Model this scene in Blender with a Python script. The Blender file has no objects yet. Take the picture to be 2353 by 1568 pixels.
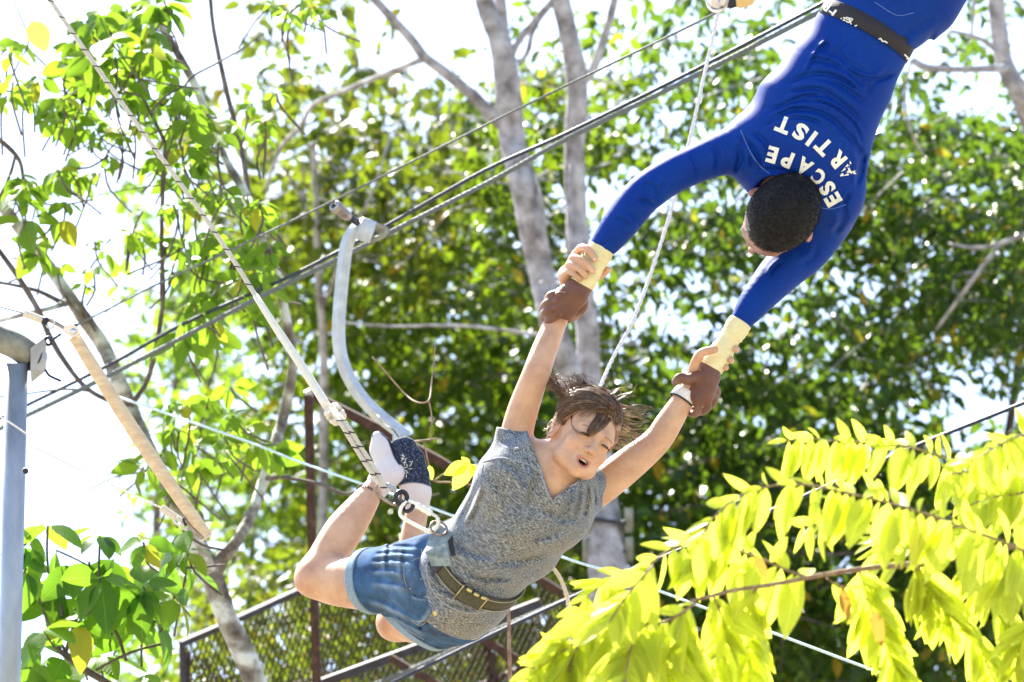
import bpy, math, random
import numpy as np
from mathutils import Vector, Matrix
from mathutils.bvhtree import BVHTree

sc = bpy.context.scene
col = sc.collection
random.seed(7)
rng = np.random.default_rng(11)

# ---------------------------------------------------------------- camera
PITCH = math.radians(20)
CAM = np.array([0.0, 0.0, 1.6])
RT = np.array([1.0, 0.0, 0.0])
FW = np.array([0.0, math.cos(PITCH), math.sin(PITCH)])
UP = np.array([0.0, -math.sin(PITCH), math.cos(PITCH)])
K = 9500.0
cd = bpy.data.cameras.new('camera')
cam = bpy.data.objects.new('camera', cd)
col.objects.link(cam)
cam.location = CAM
cam.rotation_euler = (math.pi/2 + PITCH, 0, 0)
cd.sensor_width = 36
cd.lens = 36*K/2353
cd.clip_end = 2000
cd.dof.use_dof = True
cd.dof.focus_distance = 9.95
cd.dof.aperture_fstop = 5.9
sc.camera = cam

# ---------------------------------------------------------------- sky, sun, exposure
SUN_AZ = math.radians(-33)      # clockwise from +Y
SUN_EL = math.radians(56)
w = bpy.data.worlds.new('World'); sc.world = w; w.use_nodes = True
nt = w.node_tree
sky = nt.nodes.new('ShaderNodeTexSky'); sky.sky_type = 'NISHITA'; sky.sun_disc = False
sky.sun_elevation = SUN_EL; sky.sun_rotation = SUN_AZ; sky.dust_density = 1.6; sky.air_density = 1.0
bg = nt.nodes['Background']; bg.inputs[1].default_value = 0.10
nt.links.new(sky.outputs[0], bg.inputs[0])
sl = bpy.data.lights.new('sun', 'SUN'); sun = bpy.data.objects.new('sun', sl); col.objects.link(sun)
sl.energy = 5.0; sl.angle = math.radians(0.5); sl.color = (1.0, 0.95, 0.86)
SD = Vector((math.sin(SUN_AZ)*math.cos(SUN_EL), math.cos(SUN_AZ)*math.cos(SUN_EL), math.sin(SUN_EL)))
sun.rotation_euler = (-SD).to_track_quat('-Z', 'Y').to_euler()
sc.view_settings.view_transform = 'Standard'; sc.view_settings.look = 'None'
sc.view_settings.exposure = 2.2; sc.view_settings.gamma = 1.0
sc.view_settings.use_curve_mapping = False
sc.cycles.max_bounces = 8
sc.cycles.sample_clamp_indirect = 12

# ---------------------------------------------------------------- helpers
def P(u, v, d):
    "a place seen at (u, v) of the 2353 x 1568 photograph, d metres away along the view axis"
    return CAM + d*(FW + RT*(u-1176.5)/K + UP*(784.0-v)/K)
def Q(u, v, z=0.0):
    "near the two flyers: z metres towards the camera from the plane 10 m away"
    return P(u, v, 10.0-z)
def UVZ(p):
    q = p - CAM
    d = q @ FW
    return 1176.5 + K*(q @ RT)/d, 784.0 - K*(q @ UP)/d, 10.0-d
def dirv(du, dv, z=0.0):
    "direction from screen right, screen down, towards the camera"
    a = RT*du - UP*dv - FW*z
    return a/np.linalg.norm(a)

def catmull(pts, n=6):
    pts = np.asarray(pts, float)
    if len(pts) < 3: 
        t = np.linspace(0, 1, n+1)[:, None]
        return pts[0]*(1-t)+pts[-1]*t
    ext = np.vstack([2*pts[0]-pts[1], pts, 2*pts[-1]-pts[-2]])
    out = []
    for i in range(1, len(ext)-2):
        p0, p1, p2, p3 = ext[i-1:i+3]
        for t in np.linspace(0, 1, n, endpoint=False):
            out.append(0.5*((2*p1)+(-p0+p2)*t+(2*p0-5*p1+4*p2-p3)*t*t+(-p0+3*p1-3*p2+p3)*t**3))
    out.append(pts[-1])
    return np.array(out)

class MB:
    def __init__(s): s.v = []; s.f = []; s.m = []; s.n = 0
    def add(s, v, f, mi=0):
        v = np.asarray(v, float)
        s.v.append(v); s.f += [tuple(int(i)+s.n for i in q) for q in f]; s.m += [mi]*len(f); s.n += len(v)
        return s
    def tube(s, pts, rad, sides=8, caps=True, mi=0, flat=1.0, ref=None, jit=0.0):
        pts = np.asarray(pts, float); n = len(pts)
        rad = np.broadcast_to(np.asarray(rad, float), (n,)) if np.ndim(rad) < 1 or len(np.atleast_1d(rad)) != n else np.asarray(rad, float)
        t = np.gradient(pts, axis=0); t /= np.linalg.norm(t, axis=1)[:, None]+1e-12
        r0 = np.array(ref, float) if ref is not None else (np.array([0, 0, 1.0]) if abs(t[0][2]) < .9 else np.array([1.0, 0, 0]))
        a = r0 - t[0]*(r0@t[0]); a /= np.linalg.norm(a)
        vs = []
        ang = np.arange(sides)*2*math.pi/sides
        for i in range(n):
            a = a - t[i]*(a@t[i]); a /= np.linalg.norm(a); b = np.cross(t[i], a)
            rr = rad[i]*(1+jit*rng.uniform(-1, 1, sides)) if jit else rad[i]
            vs.append(pts[i] + (np.cos(ang)*rr)[:, None]*a if False else pts[i] + (np.cos(ang)*rr)[:, None]*a + (np.sin(ang)*rr*flat)[:, None]*b)
        f = []
        for i in range(n-1):
            for k in range(sides):
                k2 = (k+1) % sides
                f.append((i*sides+k, i*sides+k2, (i+1)*sides+k2, (i+1)*sides+k))
        if caps:
            f.append(tuple(range(sides))[::-1]); f.append(tuple((n-1)*sides+k for k in range(sides)))
        return s.add(np.vstack(vs), f, mi)
    def box(s, c, ax, half, mi=0, bev=0.0):
        c = np.asarray(c, float); ax = [np.asarray(a, float) for a in ax]
        hx, hy, hz = half
        b = min(bev, hx*.9, hy*.9, hz*.9)
        if b <= 0:
            v = [c+ax[0]*hx*i+ax[1]*hy*j+ax[2]*hz*k for i in (-1, 1) for j in (-1, 1) for k in (-1, 1)]
            f = [(0, 1, 3, 2), (4, 6, 7, 5), (0, 4, 5, 1), (2, 3, 7, 6), (0, 2, 6, 4), (1, 5, 7, 3)]
            return s.add(v, f, mi)
        # chamfered along z edges
        pr = [(-hx+b, -hy), (hx-b, -hy), (hx, -hy+b), (hx, hy-b), (hx-b, hy), (-hx+b, hy), (-hx, hy-b), (-hx, -hy+b)]
        v = []
        for zz, sh in ((-hz, b), (-hz+b, 0), (hz-b, 0), (hz, b)):
            for x, y in pr:
                v.append(c+ax[0]*(x-np.sign(x)*sh*.7)+ax[1]*(y-np.sign(y)*sh*.7)+ax[2]*zz)
        f = []
        for i in range(3):
            for k in range(8): f.append((i*8+k, i*8+(k+1) % 8, (i+1)*8+(k+1) % 8, (i+1)*8+k))
        f.append(tuple(range(8))[::-1]); f.append(tuple(24+k for k in range(8)))
        return s.add(v, f, mi)
    def torus(s, c, n, R, r, seg=28, sides=8, mi=0, sx=1.0, a=None):
        n = np.asarray(n, float); n /= np.linalg.norm(n)
        a = np.asarray(a, float) if a is not None else np.cross(n, [0.3, 0.5, 0.8])
        a = a-n*(a@n); a /= np.linalg.norm(a); b = np.cross(n, a)
        v = []; f = []
        for i in range(seg):
            th = 2*math.pi*i/seg
            e = a*math.cos(th)+b*math.sin(th)
            for k in range(sides):
                ph = 2*math.pi*k/sides
                cc = a*math.cos(th)*R*sx+b*math.sin(th)*R
                v.append(np.asarray(c)+cc+e*r*math.cos(ph)+n*r*math.sin(ph))
        for i in range(seg):
            for k in range(sides):
                f.append((i*sides+k, ((i+1) % seg)*sides+k, ((i+1) % seg)*sides+(k+1) % sides, i*sides+(k+1) % sides))
        return s.add(v, f, mi)
    def build(s, name, mats, parent=None, smooth=True, kind=None):
        me = bpy.data.meshes.new(name)
        V = np.vstack(s.v) if s.v else np.zeros((0, 3))
        if parent is not None and parent.get('_o') is not None:
            V = V - np.array(parent['_o'])
        me.from_pydata(V.tolist(), [], s.f)
        if not isinstance(mats, (list, tuple)): mats = [mats]
        for m in mats: me.materials.append(m)
        if any(s.m): me.polygons.foreach_set('material_index', s.m)
        if smooth: me.polygons.foreach_set('use_smooth', [True]*len(s.f))
        return link(name, me, parent, kind)

def link(name, me, parent=None, kind=None):
    o = bpy.data.objects.new(name, me); col.objects.link(o)
    if parent is not None: o.parent = parent
    if kind: o['kind'] = kind
    return o
def thing(name, label, cat, loc, group=None):
    o = bpy.data.objects.new(name, None); col.objects.link(o)
    o.location = loc; o['_o'] = [float(x) for x in loc]; o.empty_display_size = .1
    o['label'] = label; o['category'] = cat
    if group: o['group'] = group
    return o
def tag(o, label, cat, group=None):
    o['label'] = label; o['category'] = cat
    if group: o['group'] = group
    return o

# ---------------------------------------------------------------- materials
def mat(name):
    m = bpy.data.materials.new(name); m.use_nodes = True
    t = m.node_tree; b = t.nodes['Principled BSDF']
    return m, t, b
def N(t, kind, **kw):
    n = t.nodes.new(kind)
    for k, v in kw.items():
        if k.startswith('i_'): n.inputs[int(k[2:]) if k[2:].isdigit() else k[2:].replace('_', ' ')].default_value = v
        else: setattr(n, k, v)
    return n
def ramp(t, fac, stops):
    r = t.nodes.new('ShaderNodeValToRGB')
    e = r.color_ramp.elements
    while len(e) > 2: e.remove(e[-1])
    e[0].position, e[0].color = stops[0][0], (*stops[0][1], 1)
    e[1].position, e[1].color = stops[-1][0], (*stops[-1][1], 1)
    for p, c in stops[1:-1]:
        x = e.new(p); x.color = (*c, 1)
    if fac is not None: t.links.new(fac, r.inputs[0])
    return r
def noise_tex(t, scale, detail=4, rough=.55, vec=None, stretch=None, rot=None):
    tc = t.nodes.new('ShaderNodeTexCoord')
    src = vec or tc.outputs['Object']
    if stretch or rot:
        mp = t.nodes.new('ShaderNodeMapping')
        if stretch: mp.inputs['Scale'].default_value = stretch
        if rot: mp.inputs['Rotation'].default_value = rot
        t.links.new(src, mp.inputs[0]); src = mp.outputs[0]
    n = N(t, 'ShaderNodeTexNoise'); n.inputs['Scale'].default_value = scale
    n.inputs['Detail'].default_value = detail; n.inputs['Roughness'].default_value = rough
    t.links.new(src, n.inputs['Vector'])
    return n
def bump(t, b, h, strength=.3, dist=.002):
    bm_ = t.nodes.new('ShaderNodeBump'); bm_.inputs['Strength'].default_value = strength
    bm_.inputs['Distance'].default_value = dist
    t.links.new(h, bm_.inputs['Height']); t.links.new(bm_.outputs[0], b.inputs['Normal'])
def simple(name, stops, scale=20, rough=.6, metal=0.0, bst=.3, bd=.002, stretch=None, rot=None, detail=4, spec=.5):
    m, t, b = mat(name)
    n = noise_tex(t, scale, detail, stretch=stretch, rot=rot)
    r = ramp(t, n.outputs['Fac'], stops)
    t.links.new(r.outputs[0], b.inputs['Base Color'])
    b.inputs['Roughness'].default_value = rough; b.inputs['Metallic'].default_value = metal
    b.inputs['Specular IOR Level'].default_value = spec
    if bst: bump(t, b, n.outputs['Fac'], bst, bd)
    return m

def leaf_mat(name, dark, mid, light, trans=.5, tcol=(.3, .42, .04), rough=.42, yellow=.04, ycol=(.45, .3, .03), veins=False):
    m, t, b = mat(name)
    geo = t.nodes.new('ShaderNodeNewGeometry'); oi = t.nodes.new('ShaderNodeObjectInfo')
    ad = N(t, 'ShaderNodeMath', operation='ADD'); fr = N(t, 'ShaderNodeMath', operation='FRACT')
    t.links.new(geo.outputs['Random Per Island'], ad.inputs[0]); t.links.new(oi.outputs['Random'], ad.inputs[1])
    t.links.new(ad.outputs[0], fr.inputs[0])
    r = ramp(t, fr.outputs[0], [(0, dark), (.45, mid), (.97-yellow, light), (1-yellow+.001, ycol)])
    nz = noise_tex(t, 18, 3)
    mx = N(t, 'ShaderNodeMix', data_type='RGBA', blend_type='MULTIPLY'); mx.inputs['Factor'].default_value = .5
    r2 = ramp(t, nz.outputs['Fac'], [(.3, (.6, .6, .6)), (.7, (1, 1, 1))])
    t.links.new(r.outputs[0], mx.inputs['A']); t.links.new(r2.outputs[0], mx.inputs['B'])
    if veins:                                   # midrib and side veins, in the leaf's own coordinates
        tc = t.nodes.new('ShaderNodeTexCoord'); sp = t.nodes.new('ShaderNodeSeparateXYZ'); t.links.new(tc.outputs['Object'], sp.inputs[0])
        def mth(op, a, b_=None):
            n_ = N(t, 'ShaderNodeMath', operation=op)
            for i_, v_ in enumerate((a, b_)):
                if v_ is None: continue
                if isinstance(v_, (int, float)): n_.inputs[i_].default_value = v_
                else: t.links.new(v_, n_.inputs[i_])
            return n_.outputs[0]
        ax = mth('ABSOLUTE', sp.outputs[0])
        rib = mth('LESS_THAN', ax, .010)
        fr_ = mth('FRACT', mth('MULTIPLY', mth('SUBTRACT', sp.outputs[1], mth('MULTIPLY', ax, .9)), 10.0))
        vn_ = mth('LESS_THAN', mth('ABSOLUTE', mth('SUBTRACT', fr_, .5)), .05)
        al = mth('MAXIMUM', rib, mth('MULTIPLY', vn_, .55))
        mv = N(t, 'ShaderNodeMix', data_type='RGBA', blend_type='MIX'); t.links.new(mth('MULTIPLY', al, .55), mv.inputs['Factor'])
        t.links.new(mx.outputs['Result'], mv.inputs['A']); mv.inputs['B'].default_value = (min(1, light[0]*1.25+.06), min(1, light[1]*1.2+.06), light[2]*1.5+.03, 1)
        bump(t, b, al, .5, .002)
        mx = mv
    t.links.new(mx.outputs['Result'], b.inputs['Base Color'])
    b.inputs['Roughness'].default_value = rough
    b.inputs['Specular IOR Level'].default_value = .28
    tr = t.nodes.new('ShaderNodeBsdfTranslucent')
    # light that comes through a leaf is the leaf's own pigment, shifted to yellow
    mt = N(t, 'ShaderNodeMix', data_type='RGBA', blend_type='MIX'); mt.inputs['Factor'].default_value = .62
    t.links.new(mx.outputs['Result'], mt.inputs['A']); mt.inputs['B'].default_value = (*tcol, 1)
    t.links.new(mt.outputs['Result'], tr.inputs['Color'])
    ms = t.nodes.new('ShaderNodeMixShader'); ms.inputs[0].default_value = trans
    t.links.new(b.outputs[0], ms.inputs[1]); t.links.new(tr.outputs[0], ms.inputs[2])
    t.links.new(ms.outputs[0], t.nodes['Material Output'].inputs['Surface'])
    return m

M = {}
M['leaf_olive'] = leaf_mat('leaf_olive', (.009, .027, .005), (.028, .060, .007), (.085, .115, .009), .48, (.25, .33, .014), yellow=.05, ycol=(.36, .22, .02))
M['leaf_green'] = leaf_mat('leaf_green', (.007, .030, .007), (.022, .066, .008), (.07, .125, .009), .5, (.25, .38, .012), yellow=.03)
M['leaf_dark'] = leaf_mat('leaf_dark', (.005, .024, .009), (.013, .048, .010), (.045, .10, .012), .46, (.17, .29, .012), yellow=.02, rough=.3)
M['leaf_lime'] = leaf_mat('leaf_lime', (.025, .09, .010), (.06, .16, .012), (.12, .22, .015), .60, (.31, .50, .025), yellow=.02, veins=True)
M['leaf_yellow'] = leaf_mat('leaf_yellow', (.38, .46, .04), (.46, .53, .045), (.52, .59, .055),   .54, (.80, .86, .09), yellow=.002, veins=True, ycol=(.5, .3, .04))
M['bark_pale'] = simple('bark_pale', [(.34, (.13, .115, .115)), (.45, (.24, .23, .24)), (.56, (.34, .33, .35)), (.68, (.44, .44, .46))], 14, .9, bst=.7, bd=.02, detail=8)
M['bark_lichen'] = simple('bark_lichen', [(.34, (.06, .045, .035)), (.45, (.18, .155, .13)), (.52, (.30, .29, .25)), (.60, (.55, .57, .54))], 11, .9, bst=.7, bd=.015, detail=8)
M['bark_brown'] = simple('bark_brown', [(.3, (.05, .035, .03)), (.55, (.12, .09, .08)), (.75, (.22, .19, .18))], 14, .9, bst=.6, bd=.01, detail=6)
M['twig'] = simple('twig', [(.3, (.14, .08, .05)), (.7, (.34, .24, .17))], 60, .8, bst=.3)
M['steel'] = simple('steel_cable', [(.3, (.07, .085, .09)), (.7, (.17, .195, .20))], 260, .7, .1, bst=.6, bd=.003, stretch=(1, 1, 1))
M['black_cable'] = simple('black_cable', [(.3, (.006, .012, .03)), (.7, (.015, .03, .065))], 40, .5, bst=.1)
M['alu'] = simple('aluminium', [(.3, (.34, .38, .43)), (.7, (.50, .55, .60))], 30, .5, .4, bst=.08)
M['galv'] = simple('galvanised', [(.3, (.20, .22, .245)), (.5, (.31, .335, .36)), (.7, (.41, .43, .45))], 14, .42, .7, bst=.1, stretch=(1, 1, .15))
M['galv_dirty'] = simple('galvanised_dirty', [(.3, (.10, .10, .07)), (.7, (.30, .30, .25))], 18, .7, .25, bst=.2)
M['rust'] = simple('rusty_steel', [(.3, (.028, .013, .011)), (.55, (.065, .030, .022)), (.75, (.11, .065, .045))], 40, .85, .1, bst=.4, detail=8)
M['paint_blue'] = simple('grey_paint', [(.35, (.03, .016, .014)), (.5, (.03, .028, .04)), (.7, (.045, .05, .075))], 30, .7, .1, bst=.2, detail=8)
M['mesh'] = simple('wire_mesh', [(.3, (.022, .014, .008)), (.7, (.055, .042, .022))], 50, .85, 0.0, bst=0)
M['tape_bar'] = simple('bar_tape', [(.3, (.52, .38, .24)), (.7, (.70, .56, .38))], 30, .85, bst=.3, stretch=(1, 1, 3))
M['chrome'] = simple('chrome', [(.3, (.5, .5, .55)), (.7, (.75, .75, .8))], 30, .22, 1.0, bst=0)
M['dark_metal'] = simple('dark_metal', [(.3, (.02, .02, .025)), (.7, (.05, .05, .06))], 60, .35, .6, bst=.1)
M['bronze'] = simple('bronze_metal', [(.3, (.18, .13, .10)), (.7, (.40, .32, .27))], 60, .35, .8, bst=.1)
M['white_paint'] = simple('white_paint', [(.3, (.74, .74, .68)), (.7, (.82, .82, .78))], 60, .35, bst=.05)
M['cream'] = simple('cream_plastic', [(.3, (.62, .42, .14)), (.7, (.72, .52, .22))], 30, .5, bst=.05)
M['rope_white'] = simple('white_rope', [(.3, (.60, .58, .58)), (.7, (.80, .78, .78))], 200, .85, bst=.5)
M['rope_teal'] = simple('pale_cord', [(.3, (.45, .60, .60)), (.7, (.68, .80, .80))], 200, .7, bst=.3)
M['rope_cream'] = simple('cream_rope', [(.3, (.56, .49, .38)), (.7, (.74, .68, .56))], 220, .9, bst=.5)
M['rope_fleck'] = simple('rope_fleck', [(.3, (.03, .02, .03)), (.7, (.08, .06, .07))], 200, .9, bst=.3)
M['sheath'] = simple('rope_sheath', [(.3, (.66, .62, .50)), (.7, (.76, .72, .62))], 90, .8, bst=.2)
M['webbing'] = simple('grey_webbing', [(.35, (.13, .18, .22)), (.65, (.26, .33, .38))], 60, .8, bst=.3)
M['black_web'] = simple('black_webbing', [(.3, (.010, .012, .02)), (.7, (.03, .035, .05))], 120, .85, bst=.3)
M['belt_olive'] = simple('belt_olive', [(.3, (.032, .030, .015)), (.7, (.085, .078, .042))], 220, .8, bst=.4, detail=6)
M['brass'] = simple('brass', [(.3, (.45, .38, .16)), (.7, (.62, .55, .28))], 60, .3, .9, bst=0)
M['ground'] = simple('ground_soil', [(.3, (.14, .115, .08)), (.55, (.21, .18, .13)), (.75, (.28, .24, .18))], .6, .95, bst=.3, bd=.05, detail=8)
M['print'] = simple('white_print', [(.3, (.70, .70, .62)), (.7, (.80, .80, .72))], 60, .8, bst=.1)
M['print_worn'] = None
M['teeth'] = simple('tooth_enamel', [(.3, (.78, .76, .68)), (.7, (.84, .82, .76))], 60, .2, bst=0)
M['mouth'] = simple('mouth_lining', [(.3, (.10, .012, .012)), (.7, (.22, .04, .04))], 60, .4, bst=0)

# ---------------------------------------------------------------- organic surfaces from blended distance fields
def unit(a):
    a = np.asarray(a, float); return a/np.linalg.norm(a)
class Prim:
    def __init__(s, f, c, r, op='u', k=.02, clip=None):
        s.f, s.c, s.r, s.op, s.k, s.clip = f, np.asarray(c, float), r, op, k, clip
def rc(a, b, ra, rb, k=.02, op='u', clip=None):
    a = np.asarray(a, float); b = np.asarray(b, float); ab = b-a; L = ab@ab+1e-12
    def f(p):
        t = np.clip((p-a)@ab/L, 0, 1)
        return np.linalg.norm(p-a-t[:, None]*ab, axis=1)-(ra+(rb-ra)*t)
    return Prim(f, (a+b)/2, math.sqrt(L)/2+max(ra, rb), op, k, clip)
def ec(a, b, w, wa, wb, da, db, k=.03, op='u', clip=None, cap=1.0):
    a = np.asarray(a, float); b = np.asarray(b, float); ab = b-a; L = math.sqrt(ab@ab); ax = ab/L
    w = np.asarray(w, float); w = unit(w-ax*(w@ax)); n = np.cross(ax, w)
    def f(p):
        q = p-a; h = q@ax; t = np.clip(h/L, 0, 1)
        x = q@w; y = q@n; z = (h-t*L)
        rw = wa+(wb-wa)*t; rd = da+(db-da)*t; rz = np.minimum(rw, rd)*cap
        k0 = np.sqrt((x/rw)**2+(y/rd)**2+(z/rz)**2)+1e-9
        k1 = np.sqrt((x/rw**2)**2+(y/rd**2)**2+(z/rz**2)**2)+1e-9
        return k0*(k0-1)/k1
    return Prim(f, (a+b)/2, L/2+max(wa, wb, da, db), op, k, clip)
def ell(c, R, r, k=.015, op='u', clip=None):
    c = np.asarray(c, float); R = np.asarray(R, float); r = np.asarray(r, float)
    def f(p):
        q = (p-c)@R.T
        k0 = np.linalg.norm(q/r, axis=1)+1e-9; k1 = np.linalg.norm(q/r**2, axis=1)+1e-9
        return k0*(k0-1)/k1
    return Prim(f, c, max(r), op, k, clip)
def chain(pts, rs, k=.02, clip=None):
    "one limb: a smooth curve with a varying radius"
    pts = np.asarray(pts, float); rs = np.asarray(rs, float)
    A = catmull(np.hstack([pts, rs[:, None]]), 4) if len(pts) > 2 else np.hstack([pts, rs[:, None]])
    X, R = A[:, :3], A[:, 3]; c = (X.min(0)+X.max(0))/2
    def f(p):
        d = np.full(len(p), 9.)
        for i in range(len(X)-1):
            a, ab = X[i], X[i+1]-X[i]; q = p-a
            t = np.clip(q@ab/(ab@ab+1e-12), 0, 1)
            q = q-t[:, None]*ab
            d = np.minimum(d, np.sqrt(np.einsum('ij,ij->i', q, q))-(R[i]+(R[i+1]-R[i])*t))
        return d
    return [Prim(f, c, np.linalg.norm(X-c, axis=1).max()+R.max(), 'u', k, clip)]
def plane(c, n):
    c = np.asarray(c, float); n = unit(n)
    return lambda p: (p-c)@n           # positive beyond the plane: cut away

def field(prims, p, disp=None, post=None):
    d = np.full(len(p), .5)
    for pr in prims:
        m = pr.r+.05+pr.k
        q = p-pr.c
        idx = np.nonzero(np.einsum('ij,ij->i', q, q) < m*m)[0]
        if not len(idx): continue
        pp = p[idx]; e = pr.f(pp); dd = d[idx]
        if pr.clip is not None:
            for cl in (pr.clip if isinstance(pr.clip, (list, tuple)) else [pr.clip]): e = np.maximum(e, cl(pp))
        k = pr.k
        if pr.op == 'u':
            h = np.clip(.5+.5*(dd-e)/k, 0, 1); d[idx] = dd*(1-h)+e*h-k*h*(1-h)
        else:
            e = -e
            h = np.clip(.5-.5*(dd-e)/k, 0, 1); d[idx] = dd*(1-h)+e*h+k*h*(1-h)
    if disp is not None:
        near = np.nonzero(np.abs(d) < .05)[0]
        if len(near): d[near] += disp(p[near])
    if post is not None: d = post(p, d)
    return d

def polygonise(fn, lo, hi, h, keep=None, B=4):
    lo = np.asarray(lo, float); hi = np.asarray(hi, float)
    nb = np.ceil((hi-lo)/(h*B)).astype(int)+1
    I = np.stack(np.meshgrid(*[np.arange(n) for n in nb], indexing='ij'), -1).reshape(-1, 3)
    cc = lo+(I+.5)*h*B
    d = fn(cc)
    sel = np.abs(d) < h*B*1.15+.011
    if keep is not None: sel &= keep(cc, h*B)
    I = I[sel]
    N3 = nb*B+2
    def key(a): return (a[..., 0]*N3[1]+a[..., 1])*N3[2]+a[..., 2]
    loc = np.stack(np.meshgrid(*[np.arange(B+1)]*3, indexing='ij'), -1).reshape(-1, 3)
    pts = (I[:, None]*B+loc[None]).reshape(-1, 3)
    kk, ui = np.unique(key(pts), return_index=True); pts = pts[ui]
    X = lo+pts*h
    val = fn(X)
    loc = np.stack(np.meshgrid(*[np.arange(B)]*3, indexing='ij'), -1).reshape(-1, 3)
    cells = (I[:, None]*B+loc[None]).reshape(-1, 3)
    ck = key(cells)
    corners = np.array([[i, j, k] for i in (0, 1) for j in (0, 1) for k in (0, 1)])
    off = key(corners)
    vi = np.searchsorted(kk, ck[:, None]+off[None])
    cv = val[vi]
    act = (cv.min(1) < 0) & (cv.max(1) >= 0)
    if keep is not None: act &= keep(lo+(cells+.5)*h, h)
    cells, ck, cv = cells[act], ck[act], cv[act]
    acc = np.zeros((len(cells), 3)); cnt = np.zeros(len(cells))
    for a in range(8):
        for b in range(a+1, 8):
            if np.abs(corners[a]-corners[b]).sum() != 1: continue
            va, vb = cv[:, a], cv[:, b]
            m = (va < 0) != (vb < 0)
            t = va[m]/(va[m]-vb[m])
            acc[m] += corners[a]+(corners[b]-corners[a])*t[:, None]; cnt[m] += 1
    V = lo+(cells+acc/cnt[:, None])*h
    order = np.argsort(ck); ck = ck[order]; V = V[order]
    def look(q):
        i = np.searchsorted(ck, q); i = np.clip(i, 0, len(ck)-1)
        return np.where(ck[i] == q, i, -1)
    F = []
    st = [N3[1]*N3[2], N3[2], 1]
    for a in range(3):
        b, c = (a+1) % 3, (a+2) % 3
        j = np.searchsorted(kk, kk+st[a]); j = np.clip(j, 0, len(kk)-1)
        ok = kk[j] == kk+st[a]
        sg = ok & ((val < 0) != (val[j] < 0))
        kq = kk[sg]; inside = val[sg] < 0
        q = np.stack([look(kq), look(kq-st[b]), look(kq-st[b]-st[c]), look(kq-st[c])], 1)
        g = (q >= 0).all(1)
        q = q[g]; ins = inside[g]
        q[~ins] = q[~ins][:, ::-1]
        F.append(q)
    return V, np.vstack(F)

def sdf_mesh(name, specs, fn, mats, parent, colour=None, kind=None):
    "specs: list of (lo, hi, h, keep)"
    Vs, Fs, n = [], [], 0
    for lo, hi, h, keep in specs:
        V, F = polygonise(fn, lo, hi, h, keep)
        Vs.append(V); Fs.append(F+n); n += len(V)
    V = np.vstack(Vs); F = np.vstack(Fs)
    o = raw_mesh(name, V, F, mats, parent, kind)
    if colour is not None:
        eps = .0015
        G = np.stack([fn(V+np.eye(3)[i]*eps)-fn(V-np.eye(3)[i]*eps) for i in range(3)], 1)
        G /= np.linalg.norm(G, axis=1)[:, None]+1e-12
        c = colour(V, G)
        at = o.data.color_attributes.new('tint', 'FLOAT_COLOR', 'POINT')
        at.data.foreach_set('color', np.hstack([c, np.ones((len(V), 1))]).ravel())
    return o

def raw_mesh(name, V, F, mats, parent=None, kind=None, smooth=True):
    me = bpy.data.meshes.new(name)
    V = np.asarray(V, np.float64)
    if parent is not None and parent.get('_o') is not None: V = V-np.array(parent['_o'])
    nf, k = F.shape
    me.vertices.add(len(V)); me.vertices.foreach_set('co', V.astype(np.float32).ravel())
    me.loops.add(nf*k); me.loops.foreach_set('vertex_index', F.astype(np.int32).ravel())
    me.polygons.add(nf); me.polygons.foreach_set('loop_start', np.arange(nf, dtype=np.int32)*k)
    me.update(calc_edges=True); me.validate()
    if smooth: me.polygons.foreach_set('use_smooth', np.ones(len(me.polygons), bool))
    for m in (mats if isinstance(mats, (list, tuple)) else [mats]): me.materials.append(m)
    return link(name, me, parent, kind)

def tris(o):
    me = o.data
    V = np.empty(len(me.vertices)*3); me.vertices.foreach_get('co', V); V = V.reshape(-1, 3)
    if o.parent is not None and o.parent.get('_o') is not None: V = V+np.array(o.parent['_o'])
    F = [tuple(p.vertices) for p in me.polygons]
    return V, F
def bvh_of(o):
    V, F = tris(o)
    return BVHTree.FromPolygons([Vector(v) for v in V], F)
CV = Vector(CAM)
def on_surface(tree, u, v, lift=.001):
    d = Vector(P(u, v, 10.0))-CV; d.normalize()
    h = tree.ray_cast(CV, d)
    return None if h[0] is None else np.array(h[0]-d*lift)

def fold(poly, depth, sig):
    "a crease in cloth along a polyline given by its place in the photograph; acts on the camera side"
    A = catmull(np.array([[u, v, 0] for u, v in poly], float), 5)[:, :2]
    def f(u, v):
        best = np.full(len(u), 1e9); side = np.zeros(len(u)); tt = np.zeros(len(u))
        n = len(A)-1
        for i in range(n):
            a, b = A[i], A[i+1]; ab = b-a; L = ab@ab
            t = np.clip(((u-a[0])*ab[0]+(v-a[1])*ab[1])/L, 0, 1)
            dx, dy = u-a[0]-t*ab[0], v-a[1]-t*ab[1]
            dd = np.hypot(dx, dy); m = dd < best
            best = np.where(m, dd, best); side = np.where(m, np.sign(ab[0]*dy-ab[1]*dx), side); tt = np.where(m, (i+t)/n, tt)
        s = best/sig
        fade = np.clip(np.sin(np.clip(tt, 0, 1)*math.pi)*1.6, 0, 1)
        return 2.2*depth*fade*(np.exp(-s*s)-.55*np.exp(-((best*side-1.7*sig)/(1.1*sig))**2))
    return f
def cloth_disp(folds, amp=.0, freq=30, seed=1, face=1):
    r = np.random.default_rng(seed)
    W = r.normal(size=(7, 3))*freq; ph = r.uniform(0, 6.28, 7)
    def f(p):
        out = np.zeros(len(p))
        if folds:
            u, v, z = UVZ_arr(p)
            for g in folds: out += g(u, v)
            out = np.clip(out, -.0050, .0082)
        if amp:
            for i in range(7): out += amp/7*np.sin(p@W[i]+ph[i]+1.5*np.sin(p@W[(i+2) % 7]*.5))
        return out
    return f
def UVZ_arr(p):
    q = p-CAM; d = q@FW
    return 1176.5+K*(q@RT)/d, 784.0-K*(q@UP)/d, 10.0-d

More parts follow.
